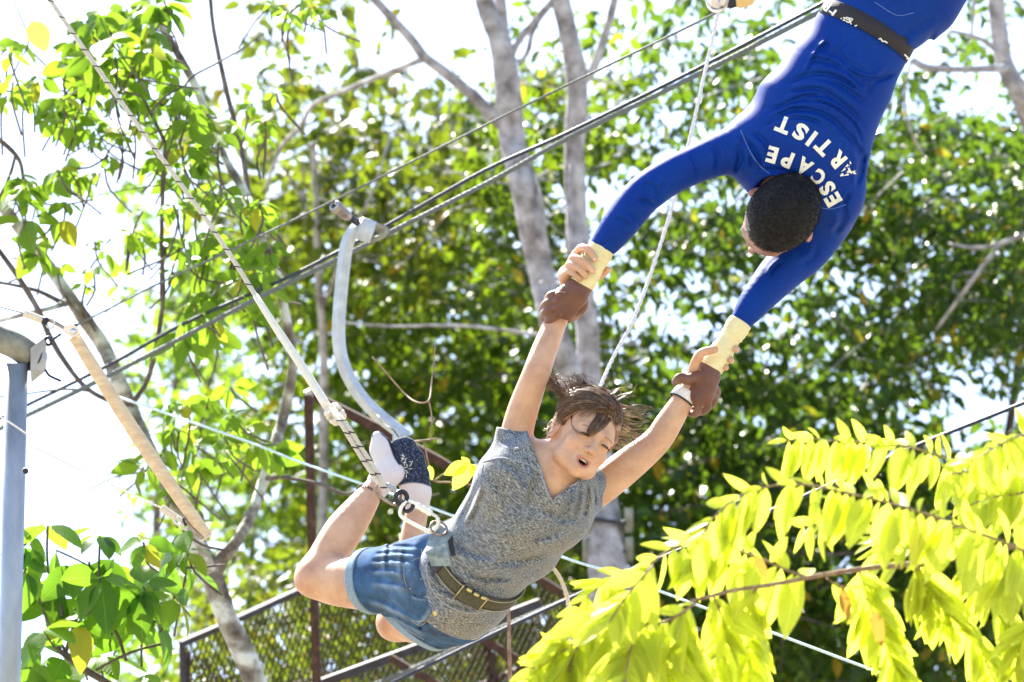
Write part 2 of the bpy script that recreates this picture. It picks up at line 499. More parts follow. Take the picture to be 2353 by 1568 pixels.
def tint_mat(name, rough=.5, sss=0.0, bst=.15, bscale=300, spec=.4, nz=.15):
    m, t, b = mat(name)
    a = t.nodes.new('ShaderNodeAttribute'); a.attribute_name = 'tint'
    n = noise_tex(t, bscale, 5)
    n2 = noise_tex(t, 22, 4)
    r = ramp(t, n2.outputs['Fac'], [(.3, (1-nz, 1-nz*1.3, 1-nz*1.4)), (.7, (1, 1, 1))])
    mx = N(t, 'ShaderNodeMix', data_type='RGBA', blend_type='MULTIPLY'); mx.inputs['Factor'].default_value = 1
    t.links.new(a.outputs['Color'], mx.inputs['A']); t.links.new(r.outputs[0], mx.inputs['B'])
    t.links.new(mx.outputs['Result'], b.inputs['Base Color'])
    b.inputs['Roughness'].default_value = rough; b.inputs['Specular IOR Level'].default_value = spec
    if sss:
        b.inputs['Subsurface Weight'].default_value = sss
        b.inputs['Subsurface Radius'].default_value = (1, .35, .2); b.inputs['Subsurface Scale'].default_value = .012
    bump(t, b, n.outputs['Fac'], bst, .001)
    return m
def smooth01(x): x = np.clip(x, 0, 1); return x*x*(3-2*x)
def put(c, w, colr):
    w = np.clip(w, 0, 1)[:, None]
    return c*(1-w)+np.array(colr)*w
def rvec(n): 
    a = rng.normal(size=(n, 3)); return a/np.linalg.norm(a, axis=1)[:, None]

# ================================================================= SETTING
g = MB()
xs = np.concatenate([-np.geomspace(1500, 4, 14), [0], np.geomspace(4, 1500, 14)])
GX, GY = np.meshgrid(xs, xs+14)
GZ = np.where(np.hypot(GX, GY) > 60, np.sin(GX*.01)*np.cos(GY*.008)*.8-.4, -.02)
nn = len(xs)
g.add(np.stack([GX, GY, GZ], -1).reshape(-1, 3), [(i*nn+j, i*nn+j+1, (i+1)*nn+j+1, (i+1)*nn+j) for i in range(nn-1) for j in range(nn-1)])
g.build('ground', M['ground'], kind='structure')

# ---------------------------------------------------------------- leaves
def leaf_tpl(nseg, wid=.24, fold_=.05, droop=.12, wave=0., peak=.8):
    V = [(0, 0, 0)]; T = []
    for i in range(1, nseg):
        t = i/nseg
        s = math.sin(math.pi*t**peak)**.85*wid
        z = -droop*t*t; wv = wave*math.sin(t*9)
        V += [(-s, t, z+fold_*s/wid+wv), (0, t, z), (s, t, z+fold_*s/wid-wv)]
    V.append((0, 1, -droop))
    T += [(0, 2, 1), (0, 3, 2)]
    for i in range(nseg-2):
        a = 1+3*i; b = a+3
        T += [(a, a+1, b+1), (a, b+1, b), (a+1, a+2, b+2), (a+1, b+2, b+1)]
    a = 1+3*(nseg-2); e = len(V)-1
    T += [(a, a+1, e), (a+1, a+2, e)]
    return np.array(V, float), np.array(T)

def leaf_frames(al, nr):
    al = al/np.linalg.norm(al, axis=1)[:, None]
    sd = np.cross(al, nr); sd /= np.linalg.norm(sd, axis=1)[:, None]+1e-9
    nr = np.cross(sd, al)
    return sd, al, nr

def put_leaves(th, pos, al, nr, L, tpls, tpl_small, material, nobj=300, extra=None):
    d = (pos-CAM)@FW
    sd, al, nr = leaf_frames(al, nr)
    inview = np.abs((pos-CAM)@RT/d) < .13
    score = L/d*np.where(inview, 1, .2)*rng.uniform(.9, 1.1, len(L))
    order = np.argsort(-score)
    base = np.array(th['_o'])
    meshes = []
    for V, T in tpls:
        me = bpy.data.meshes.new('leaf'); me.from_pydata(V.tolist(), [], T.tolist())
        me.materials.append(material); me.polygons.foreach_set('use_smooth', [True]*len(T)); meshes.append(me)
    for q, i in enumerate(order[:nobj]):
        o = bpy.data.objects.new('leaf', meshes[q % len(meshes)])
        m = np.eye(4); m[:3, 0] = sd[i]*L[i]; m[:3, 1] = al[i]*L[i]; m[:3, 2] = nr[i]*L[i]; m[:3, 3] = pos[i]-base
        o.parent = th; o.matrix_local = Matrix(m.tolist()); col.objects.link(o)
    rest = order[nobj:]
    if len(rest):
        V, T = tpl_small
        W = pos[rest][:, None]+L[rest][:, None, None]*(V[None, :, :1]*sd[rest][:, None]+V[None, :, 1:2]*al[rest][:, None]+V[None, :, 2:]*nr[rest][:, None])
        F = T[None]+(np.arange(len(rest))*len(V))[:, None, None]
        raw_mesh('foliage', W.reshape(-1, 3), F.reshape(-1, 3), material, th, 'stuff')


def limb(mb, pts, sides=8, n=5, jit=.06, px=True):
    "pts: (u, v, depth, radius in photo px)"
    A = catmull(np.array([[*P(u, v, d), r*d/K] for u, v, d, r in pts]), n)
    mb.tube(A[:, :3], A[:, 3], sides, jit=jit)
    return A
def to_ground(pts):
    u, v, d, r = pts[-1]
    q = P(u, v, d); u0, v0, d0, r0 = pts[-2]; q0 = P(u0, v0, d0)
    s = (q-q0); s = s/abs(s[2])*q[2] if s[2] < -.05 else np.array([0, 0, -q[2]])
    e = q+np.array([s[0]*.35, s[1]*.2, -q[2]])
    return q, e, r*d/K

def roots(e, rr, tk):
    top = [np.array([*P(u, v, d), r_*d/K]) for u, v, d, r_ in tk]
    q = top[0]; out = [np.array([*e, rr*1.3])]
    for f in (.45, .75, .88, .95):
        if (1-f)*q[2] > .15: out.append(np.array([e[0]+(q[0]-e[0])*f, e[1]+(q[1]-e[1])*f, e[2]+(q[2]-e[2])*f, rr*(1.3-.28*f)]))
    return out+top

DENS = [
    "000001221001222334331122",
    "000002222112444456421233",
    "000112455455645455455544",
    "000234666677666242556777",
    "001345777787621256677888",
    "000456776888623577678888",
    "001456778888753665455688",
    "000356777888864323467788",
    "001454577888877757777766",
    "000446678888878888876321",
    "000456678888888998888644",
    "000466678888888889999987",
    "000455567888888899999998",
    "000356678888888999999999",
    "000356788888888999999999",
    "000467888888888999999999"]
TAU = [0, .2, .45, .85, 1.35, 2.0, 2.8, 3.9, 5.4, 7.5]
def tree_of(r, c):
    if r <= 6:
        if c <= 3: return 'F'
        if c <= 10: return 'O' if r < 6 else 'C'
        if c <= 14: return 'B'
        return 'D'
    if r >= 13 and 4 <= c <= 13: return 'G'
    if c <= 5: return 'F'
    if c <= 12: return 'C'
    if r <= 8: return 'B' if c <= 14 else 'D'
    return 'E'
TD = {'O': (20.5, 1.6, 'leaf_olive', 39, .27), 'B': (19.4, 1.0, 'leaf_green', 35, .25), 'C': (22.0, 1.8, 'leaf_green', 36, .27),
      'D': (19.9, 1.4, 'leaf_dark', 35, .23), 'E': (20.5, 1.8, 'leaf_dark', 38, .27), 'F': (23.5, 1.6, 'leaf_lime', 36, .26), 'G': (20.0, 2.0, 'leaf_olive', 26, .26)}
bag = {k: [] for k in TD}
from mathutils import noise as mnoise
for r in range(-1, 17):
    for c in range(-1, 25):
        ch = DENS[min(max(r, 0), 15)][min(max(c, 0), 23)]
        tau = TAU[int(ch)]
        if not tau: continue
        tr = tree_of(max(r, 0), c)
        Lp = TD[tr][3]
        n = tau*98*98/(Lp*Lp*TD[tr][4]*.62)/7
        for _ in range(rng.poisson(n*1.35)):
            u = c*98+rng.uniform(-12, 110); v = r*98+rng.uniform(-12, 110)
            cl = mnoise.noise(Vector((u/62, v/62, 3.1*ord(tr))))+.6*mnoise.noise(Vector((u/23, v/23, 9.7)))
            if rng.uniform() > np.clip(.74+(1.5 if tau < 2 else .7)*cl, .03, 1): continue
            bag[tree_of(min(max(int((r*98+rng.normal(49, 60))//98), 0), 15), int((u+rng.normal(0, 40))//98)) if rng.uniform() < .5 else tr].append((u, v))

LEAFLABEL = {
 'O': ('olive green tree with drooping curved leaves left of the two pale trunks', 'broadleaf_tree'),
 'B': ('tall tree with two pale grey trunks rising behind the flyers', 'broadleaf_tree'),
 'C': ('dense green tree behind the grey bent metal arm', 'broadleaf_tree'),
 'D': ('small-leaved tree behind the man in blue, bright sky showing through its crown', 'broadleaf_tree'),
 'E': ('dark dense tree behind the yellow-leaved branch in the lower right', 'broadleaf_tree'),
 'F': ('light green tree far behind the leaning grey trunk on the left', 'broadleaf_tree'),
 'G': ('low olive tree seen through the rusty wire mesh panels', 'broadleaf_tree')}
TRUNKS = {
 'O': [[(735, 1568, 19.6, 11), (745, 900, 19.4, 10), (730, 600, 19.2, 8), (720, 330, 19, 6)],
       [(600, 470, 19, 4), (640, 350, 18.8, 5), (690, 290, 18.5, 5.5), (722, 240, 18.0, 6), (800, 205, 17.8, 6), (880, 172, 17.5, 6.5), (970, 137, 17.3, 8)],
       [(745, 700, 19.3, 5), (800, 560, 19, 4), (860, 430, 18.8, 3), (900, 300, 18.8, 2)],
       [(740, 560, 19.2, 5), (690, 450, 19, 4), (650, 380, 18.8, 3)]],
 'B': [[(1400, 1568, 17.0, 50), (1398, 1330, 17.0, 46), (1380, 1150, 17.1, 40), (1362, 1000, 17.1, 36), (1310, 860, 17.1, 30), (1275, 760, 17.1, 30), (1247, 640, 17.2, 30), (1222, 520, 17.2, 31), (1200, 420, 17.2, 30), (1177, 320, 17.3, 30), (1168, 220, 17.3, 31), (1150, 100, 17.3, 26), (1118, 20, 17.3, 22), (1096, -80, 17.3, 20)],
       [(1362, 1000, 17.1, 34), (1352, 880, 17.2, 29), (1350, 760, 17.2, 27), (1335, 640, 17.2, 25), (1325, 500, 17.3, 25), (1320, 350, 17.3, 24), (1326, 190, 17.3, 25), (1306, 80, 17.3, 22), (1285, -20, 17.3, 22), (1280, -90, 17.3, 20)],
       [(1160, 290, 17.3, 17), (1125, 258, 17.3, 16), (1080, 215, 17.3, 14), (1020, 165, 17.3, 12.5), (975, 130, 17.3, 12), (940, 85, 17.3, 11), (900, 42, 17.3, 10.5), (845, -20, 17.3, 10)],
       [(1172, 180, 17.4, 12), (1158, 80, 17.5, 13), (1145, -40, 17.5, 13)],
       [(1175, 130, 17.3, 8), (1195, 90, 17.3, 8.5), (1230, 50, 17.3, 9), (1262, 12, 17.3, 9), (1290, -15, 17.3, 9)],
       [(1192, 150, 17.2, 5.5), (1213, 118, 17.2, 6), (1222, 78, 17.2, 6), (1240, 42, 17.2, 6)],
       [(1335, 190, 17.3, 14), (1362, 160, 17.3, 11), (1382, 105, 17.3, 10), (1400, 50, 17.3, 9), (1418, -30, 17.3, 9)],
       [(1248, 600, 17.2, 3), (1252, 500, 17.1, 3.5), (1240, 440, 17.1, 3), (1225, 390, 17.2, 3)],
       [(1252, 500, 17.1, 2), (1280, 530, 17.1, 1.6), (1305, 545, 17.1, 1.2)],
       [(1312, 560, 17.0, 5), (1310, 640, 17.0, 5), (1308, 480, 17.1, 5), (1312, 380, 17.2, 4)],
       [(790, 742, 17.6, 2.5), (900, 750, 17.5, 3), (1050, 748, 17.4, 3.5), (1150, 758, 17.3, 4), (1250, 772, 17.2, 5)],
       [(1345, 640, 17.0, 4), (1300, 640, 16.9, 4), (1240, 650, 17.0, 3)]],
 'C': [[(1000, 1568, 23, 18), (1010, 1100, 23, 15), (980, 800, 22.8, 11), (960, 600, 22.6, 7)],
       [(980, 800, 22.6, 6), (920, 720, 22, 7), (860, 740, 21.5, 8)],
       [(1005, 1000, 22.8, 7), (1120, 860, 22.4, 5), (1180, 760, 22, 3)]],
 'D': [[(2490, 1568, 18.6, 40), (2480, 900, 18.4, 34), (2440, 500, 18.2, 28), (2378, 310, 18, 24), (2342, 215, 17.9, 23), (2310, 150, 17.9, 20), (2297, 80, 17.9, 20), (2288, 0, 17.9, 19), (2283, -70, 17.9, 18)],
       [(2318, 158, 17.8, 11), (2280, 158, 17.7, 9), (2200, 160, 17.6, 8), (2130, 156, 17.5, 9), (2095, 138, 17.5, 8)],
       [(2310, 140, 17.8, 7), (2270, 100, 17.7, 6), (2230, 82, 17.6, 5), (2185, 72, 17.6, 4)],
       [(2232, 84, 17.6, 4), (2236, 30, 17.6, 4), (2238, -40, 17.6, 4)],
       [(2093, 140, 17.6, 3), (2080, 210, 17.8, 3.5), (2088, 290, 18.0, 3), (2130, 370, 18.3, 2.5)],
       [(2420, 520, 18.3, 7), (2353, 540, 18.3, 6), (2260, 570, 18.4, 5), (2180, 560, 18.5, 3)],
       [(2300, 560, 18.2, 5), (2230, 650, 18.2, 5), (2150, 760, 18.4, 3)],
       [(1705, 560, 18.4, 3), (1850, 600, 18.5, 2.5)]],
 'E': [[(2290, 1568, 20.5, 16), (2300, 1080, 20.5, 14), (2318, 990, 20.5, 11), (2336, 860, 20.4, 9), (2344, 740, 20.4, 7), (2350, 660, 20.4, 5)],
       [(1900, 1568, 21, 20), (1880, 1200, 21, 15), (1800, 950, 21, 9)],
       [(1400, 935, 20.2, 5), (1450, 905, 20, 6), (1485, 865, 19.8, 6.5), (1510, 825, 19.7, 6), (1560, 810, 19.8, 5), (1640, 790, 20, 3)],
       [(1498, 850, 19.8, 4), (1492, 800, 19.8, 3), (1500, 740, 19.8, 2)]],
 'F': [[(380, 1568, 24, 12), (360, 1200, 24, 10), (400, 900, 23.8, 7), (440, 700, 23.6, 4)],
       [(560, 1568, 24, 9), (585, 1200, 24, 7), (620, 980, 23.8, 4)]],
 'G': [[(840, 1800, 21, 12), (850, 1568, 21, 10), (880, 1400, 21, 6)],
       [(1150, 1800, 21.5, 9), (1145, 1500, 21.5, 7), (1150, 1300, 21.5, 5)]]}
BARK = {'O': 'bark_pale', 'B': 'bark_pale', 'C': 'bark_brown', 'D': 'bark_pale', 'E': 'bark_brown', 'F': 'bark_brown', 'G': 'bark_brown'}
for tr, (dep, thk, mt_, Lp, wid) in TD.items():
    tk = TRUNKS[tr]
    low = min(range(len(tk[0])), key=lambda i: -tk[0][i][1])
    q, e, rr = to_ground([tk[0][1], tk[0][0]])
    e = np.array([q[0], q[1], -.1])
    th = thing(LEAFLABEL[tr][1], LEAFLABEL[tr][0], 'tree', (e[0], e[1], 0))
    mb = MB()
    A = catmull(np.array(roots(e, rr, tk[0])), 6)
    mb.tube(A[:, :3], A[:, 3], 14, jit=.04)
    mb.build('trunk', M[BARK[tr]], th)
    for bp in tk[1:]:
        mb = MB(); limb(mb, bp, 10 if bp[0][3] > 8 else 7); mb.build('branch', M[BARK[tr]], th)
    B_ = np.array(bag[tr]); n = len(B_)
    if n == 0: continue
    dd = dep+rng.uniform(-thk, thk, n)
    cen = np.array([P(u, v, d) for (u, v), d in zip(B_, dd)])
    tw = rvec(n); tw[:, 2] = tw[:, 2]*.5-.15; tw /= np.linalg.norm(tw, axis=1)[:, None]
    nl = 7
    pos, al, nr, L = [], [], [], []
    scale = Lp*dep/K
    for j in range(nl):
        s = (j/(nl-1)-.5)*2.6*scale
        p = cen+tw*s+rng.normal(size=(n, 3))*scale*.12
        sidev = np.cross(tw, rvec(n)*.25+np.array([0, 0, 1.])); sidev /= np.linalg.norm(sidev, axis=1)[:, None]+1e-9
        a = sidev*(1 if j % 2 else -1)+tw*.5+np.array([0, 0, -.75])+rng.normal(size=(n, 3))*.45
        pos.append(p); al.append(a)
        nv = rng.normal(size=(n, 3))*.75+np.array([0, -.45, .8]); nr.append(nv)
        L.append(scale*rng.uniform(.6, 1.35, n))
    pos, al, nr, L = np.vstack(pos), np.vstack(al), np.vstack(nr), np.concatenate(L)
    curl = .42 if tr == 'O' else .2
    put_leaves(th, pos, al, nr, L, [leaf_tpl(4, wid*.95, .06, curl), leaf_tpl(4, wid*1.1, .08, curl*.6), leaf_tpl(4, wid*.8, .05, curl*1.3)],
               leaf_tpl(3, wid, .07, curl), M[mt_])
    # twigs of the crown, thin wood among the leaves
    tb = MB()
    for i in rng.permutation(n)[:min(n, 260)]:
        tb.tube(np.array([cen[i]-tw[i]*scale*2.2, cen[i], cen[i]+tw[i]*scale*1.6]), [.006, .005, .002], 3, caps=False)
    tb.build('twigs', M[BARK[tr]], th, kind='stuff')

# ---------------------------------------------------------------- the leaning tree on the left, nearer
def whorls(th, cl, dep, material, nmin=4, nmax=6, thk=.5, wid=.27, tone=None, nobj=300, stems=None):
    pos, al, nr, L = [], [], [], []
    sb = MB()
    for u, v, s in cl:
        d = dep+rng.uniform(-thk, thk)
        c = P(u, v-.25*s, d)
        ax = unit(np.array([rng.normal()*.45, -.5+rng.normal()*.4, .75+rng.normal()*.3]))
        e1 = unit(np.cross(ax, rvec(1)[0])); e2 = np.cross(ax, e1)
        n = rng.integers(nmin, nmax+1); ph = rng.uniform(0, 6.28)
        for k in range(n):
            t = ph+2*math.pi*k/n+rng.normal()*.2
            dr = e1*math.cos(t)+e2*math.sin(t)
            a = dr-ax*.15+np.array([0, 0, -.35])
            pos.append(c+dr*.012); al.append(a); nr.append(ax+rng.normal(size=3)*.3)
            L.append(s*d/K*rng.uniform(.65, 1.2)*(1.0 if dr[2] < .3 else .85))
        sb.tube(catmull([c-ax*.16+rvec(1)[0]*.05, c-ax*.07, c], 3), [.004]*5+[.003]*2 if False else .0035, 4, caps=False)
    put_leaves(th, np.array(pos), np.array(al), np.array(nr), np.array(L),
               [leaf_tpl(6, wid, .05, .18, .012), leaf_tpl(6, wid*1.15, .08, .10, .015), leaf_tpl(6, wid*.9, .04, .28, .01)], leaf_tpl(5, wid, .05, .18), material, nobj)
    sb.build('twigs', M['bark_brown'], th, kind='stuff')

def near_tree(name, label, trunks, base_m, bark):
    q, e, rr = to_ground([trunks[0][1], trunks[0][0]])
    e = np.array([q[0]+.1, q[1], -.1])
    th = thing(name, label, 'tree', (e[0], e[1], 0))
    A = catmull(np.array(roots(e, rr, trunks[0])), 7)
    MB().tube(A[:, :3], A[:, 3], 16, jit=.05).build('trunk', M[bark], th)
    for bp in trunks[1:]:
        mb = MB(); limb(mb, bp, 12 if bp[0][3] > 9 else 7, jit=.06); mb.build('branch', M[bark if bp[0][3] > 9 else base_m], th)
    return th
D = 13.0
T2 = near_tree('leaning_tree', 'leaning grey tree forked low, its big light green leaves hanging behind the safety rope', [
    [(620, 1680, D, 29), (585, 1568, D, 27), (560, 1500, D, 27), (522, 1423, D, 25), (492, 1340, D, 25), (470, 1290, D, 24), (440, 1220, D, 19), (400, 1150, D, 17), (350, 1050, D+.1, 17), (298, 935, D+.2, 18), (270, 870, D+.2, 18), (240, 800, D+.3, 17), (195, 735, D+.3, 17), (165, 690, D+.3, 15), (104, 600, D+.4, 14), (60, 545, D+.4, 14), (10, 480, D+.4, 14), (-60, 410, D+.5, 14)],
    [(490, 1330, D, 19), (505, 1290, D, 18), (540, 1250, D, 14), (576, 1185, D+.1, 13), (604, 1110, D+.2, 13), (625, 1045, D+.2, 13), (649, 965, D+.3, 13), (666, 892, D+.3, 12), (673, 822, D+.3, 11), (655, 720, D+.3, 11), (636, 631, D+.3, 10), (600, 545, D+.3, 10), (572, 461, D+.3, 10), (520, 370, D+.4, 9), (480, 275, D+.4, 10), (440, 180, D+.4, 10), (385, 85, D+.4, 9), (326, -10, D+.4, 9)],
    [(574, 465, D+.3, 7), (552, 330, D+.5, 6), (522, 215, D+.5, 6), (492, 75, D+.5, 5), (482, -20, D+.5, 5)],
    [(298, 932, D+.1, 9), (320, 905, D+.1, 6), (340, 870, D+.1, 6), (357, 805, D, 6), (375, 684, D, 5), (371, 560, D, 5), (374, 440, D, 5), (376, 385, D, 6), (383, 330, D, 6)],
    [(383, 335, D, 5), (350, 268, D, 4), (318, 205, D, 4), (295, 156, D, 3), (268, 100, D, 2.5), (240, 60, D, 2)],
    [(383, 335, D, 4.5), (400, 290, D, 3.5), (415, 235, D, 3), (436, 182, D, 3), (500, 145, D, 2.5), (560, 110, D, 2), (610, 72, D, 1)],
    [(298, 930, D, 6), (262, 925, D, 6), (208, 899, D, 5.5), (167, 857, D, 6), (118, 781, D, 7), (87, 711, D, 7), (45, 642, D, 7), (0, 579, D, 6), (-60, 500, D, 5)],
    [(150, 690, D+.3, 10), (130, 705, D+.1, 6), (60, 722, D, 5), (-30, 745, D, 5)],
    [(150, 700, D+.3, 7), (90, 670, D+.1, 5), (30, 655, D, 4), (-30, 645, D, 4)],
    [(208, 899, D, 3), (150, 895, D, 2.5), (60, 905, D, 2), (-20, 915, D, 2)],
    [(430, 1310, D, 11), (400, 1300, D+.1, 9), (360, 1306, D+.3, 7)],
    [(480, 1310, D-.12, 15), (470, 1270, D-.15, 13), (440, 1215, D-.15, 10), (425, 1190, D-.1, 6)],
    [(610, 1100, D+.2, 6), (660, 1098, D+.1, 4.5), (740, 1115, D, 4.5), (790, 1135, D, 4), (850, 1128, D, 4), (905, 1160, D, 4), (960, 1150, D, 3.5), (1010, 1135, D, 2)],
    [(-20, 310, D, 6), (15, 335, D, 6), (45, 370, D, 5), (55, 420, D, 4)],
    [(35, 360, D, 4), (20, 410, D, 4), (-15, 480, D, 4)],
    [(372, 610, D, 2), (330, 655, D, 1.2), (240, 720, D, 1)],
    [(-10, 150, D, 2), (10, 200, D, 2), (45, 140, D, 2), (65, 90, D, 2), (30, 0, D, 1.5)],
    [(375, 425, D, 2), (300, 435, D, 1.2), (170, 460, D, 1), (130, 470, D, .8)],
    [(345, 1085, D+.1, 2.5), (270, 1095, D, 2), (200, 1125, D, 1.6), (205, 1090, D, 1)],
    [(345, 1085, D+.1, 2), (300, 1070, D, 1.5), (240, 1050, D, 1.2), (200, 1015, D, .8)]],
    'bark_brown', 'bark_lichen')
CL = [(230,60,75),(290,40,80),(330,90,80),(380,40,70),(180,120,70),(160,170,75),(220,190,70),(300,170,80),(350,60,80),(250,110,80),(200,230,55),(320,200,60),(40,110,45),(20,140,50),
 (30,205,60),(60,235,60),(80,210,50),(15,235,55),(140,240,60),(120,268,75),(170,285,60),(220,240,45),(240,290,45),(230,330,45),(270,330,50),(300,300,60),(250,370,50),(360,250,60),(400,250,60),
 (430,300,65),(390,300,55),(480,280,60),(500,300,70),(470,340,70),(420,350,60),(340,390,55),(370,370,50),(450,390,60),(500,440,75),(520,480,80),(560,470,60),(470,470,60),
 (300,550,60),(240,590,45),(215,630,45),(320,560,50),(390,560,60),(420,590,65),(450,640,70),(480,560,70),(540,590,60),(600,600,75),(620,640,65),(560,660,75),(610,680,60),(500,680,70),(450,720,75),
 (480,760,75),(430,790,80),(470,700,60),(400,640,60),(480,930,60),(430,950,60),(540,960,60),(500,1000,65),(560,1010,60),(600,1040,70),(400,1000,50),(450,1040,55),(370,1060,60),(440,1110,75),
 (500,1080,60),(330,1090,60),(400,1140,60),(60,450,70),(90,440,60),(130,425,70),(150,400,60),(90,480,60),(60,530,75),(110,560,80),(80,590,80),(130,520,60),(180,412,60),
 (420,215,50),(260,150,80),(340,140,80),(190,80,60),(300,110,80),(360,170,70),(280,230,60),(210,150,70),(430,250,60),(330,250,60),(640,20,45),(660,40,40),(700,15,45),(720,25,40),(580,250,40),(610,290,40),(540,300,45),(400,430,55),(440,470,55),(600,520,60)]
CL2 = [(u, v, s*rng.uniform(.85, 1.25)) for u, v, s in CL]+[(u+rng.normal()*30, v+rng.normal()*26, s*rng.uniform(.6, 1.05)) for u, v, s in CL]
whorls(T2, CL2, D, M['leaf_lime'], 4, 6, .35, nobj=300)
lm = leaf_tpl(7, .30, .04, .05, .01)
def one_leaf(th, u, v, d, u2, v2, nz, m_, tpl=lm, L=None, dz=0.):
    a = P(u2, v2, d+dz)-P(u, v, d); L = L or np.linalg.norm(a)
    sd, al, nr = leaf_frames(a[None], np.array([nz]))
    me = bpy.data.meshes.new('leaf'); me.from_pydata(tpl[0].tolist(), [], tpl[1].tolist()); me.materials.append(m_)
    me.polygons.foreach_set('use_smooth', [True]*len(tpl[1]))
    o = bpy.data.objects.new('leaf', me); m = np.eye(4)
    m[:3, 0] = sd[0]*L; m[:3, 1] = al[0]*L; m[:3, 2] = nr[0]*L; m[:3, 3] = P(u, v, d)-np.array(th['_o'])
    o.parent = th; o.matrix_local = Matrix(m.tolist()); col.objects.link(o); return o
o = one_leaf(T2, 72, 48, D-.3, 108, 120, -FW+np.array([.3, 0, .3]), M['leaf_yellow'], leaf_tpl(7, .36, .04, .05, .01)); o['label'] = 'single yellow leaf at the tip of a bare twig'
for a in [(575, 610, 640, 600), (560, 590, 600, 625), (625, 1045, 700, 1060), (628, 1040, 650, 1095), (630, 1035, 700, 1028), (470, 690, 500, 745), (430, 745, 450, 800), (415, 745, 410, 810), (445, 740, 475, 800)]:
    one_leaf(T2, a[0], a[1], D-.25, a[2], a[3], -FW+rng.normal(size=3)*.35+np.array([0, 0, .4]), M['leaf_lime'], leaf_tpl(6, .30, .05, .12, .01))

D = 11.6
T3 = near_tree('broadleaf_shrub', 'big-leaved shrub in the lower left corner beside the grey steel post', [
    [(330, 1750, D, 12), (290, 1610, D, 10), (240, 1566, D, 9), (190, 1536, D, 9), (150, 1505, D, 9)],
    [(150, 1505, D, 7), (135, 1488, D, 6), (142, 1420, D, 5), (140, 1390, D, 4)],
    [(150, 1505, D, 5), (165, 1450, D, 4), (200, 1350, D, 4), (205, 1290, D, 3)],
    [(150, 1495, D, 4), (110, 1430, D, 3.5), (85, 1360, D, 3)],
    [(290, 1520, D, 4), (270, 1460, D, 4), (235, 1420, D, 4), (170, 1400, D, 3)],
    [(220, 1540, D, 3.5), (300, 1500, D, 3.5), (390, 1475, D, 3)]], 'bark_brown', 'bark_brown')
T3['category'] = 'shrub'
CB = [(110,1230,90),(170,1240,80),(60,1270,80),(130,1290,100),(190,1330,110),(60,1330,90),(90,1370,120),(230,1255,90),(280,1300,120),(330,1270,90),(380,1320,120),(420,1240,80),(330,1380,120),(400,1400,110),
 (430,1330,100),(260,1420,130),(310,1450,120),(180,1460,120),(100,1480,120),(60,1500,120),(150,1540,120),(230,1540,120),(60,1430,110),(360,1450,100),(70,1560,110),(430,1290,80),(140,1400,110),(230,1360,110),(350,1340,110),(0,1400,100),(-40,1500,120),(300,1600,110),(120,1600,120),(250,1330,100)]
M['leaf_big'] = leaf_mat('leaf_big', (.012, .06, .014), (.035, .12, .014), (.09, .20, .015), .62, (.24, .46, .02), rough=.4, veins=True)
whorls(T3, [(u, v, s*1.0) for u, v, s in CB if rng.uniform() < .9], D, M['leaf_big'], 4, 5, .3, .30)

# ---------------------------------------------------------------- a thin vine with a yellow-green sprig, beside the woman
vn = thing('leafy_vine', 'thin bare vine with one yellow-green sprig beside the flying woman', 'vine', tuple(P(1045, 1105, 11.2)*np.array([1, 1, 0])))
vb = MB()
for pts in ([(935, 1015, 11.2, 2), (960, 1014, 11.2, 2.5), (1005, 1008, 11.2, 2)], [(975, 1014, 11.2, 2.5), (985, 1070, 11.2, 2), (997, 1105, 11.2, 2.5), (1040, 1110, 11.2, 2.5), (1095, 1125, 11.2, 2.5), (1160, 1240, 11.2, 3), (1170, 1500, 11.2, 5), (1180, 1900, 11.3, 7)],
            [(997, 1105, 11.2, 2), (1025, 1085, 11.2, 1.6)], [(855, 820, 11.3, 1.5), (880, 848, 11.3, 2), (930, 905, 11.3, 2), (960, 925, 11.2, 2), (985, 920, 11.2, 2), (992, 880, 11.3, 2), (1000, 800, 11.3, 1)],
            [(985, 920, 11.2, 2), (992, 960, 11.2, 2), (990, 1014, 11.2, 2)], [(1060, 1110, 11.2, 1.5), (1078, 1095, 11.2, 1.5), (1085, 1070, 11.15, 1.5)]):
    limb(vb, pts, 5)
q = P(1180, 1900, 11.3)
vb.tube(np.array([q, [q[0], q[1], -.05]]), [.009, .012], 6)
vb.build('stem', M['twig'], vn)
for a in [(1078, 1066, 1018, 1090), (1080, 1068, 1040, 1128), (1082, 1066, 1092, 1098), (1080, 1068, 1060, 1050), (1083, 1070, 1105, 1085), (987, 1070, 992, 1104)]:
    one_leaf(vn, a[0], a[1], 11.15, a[2], a[3], -FW+rng.normal(size=3)*.3+np.array([0, 0, .5]), M['leaf_yellow'], leaf_tpl(6, .27, .05, .1, .01))

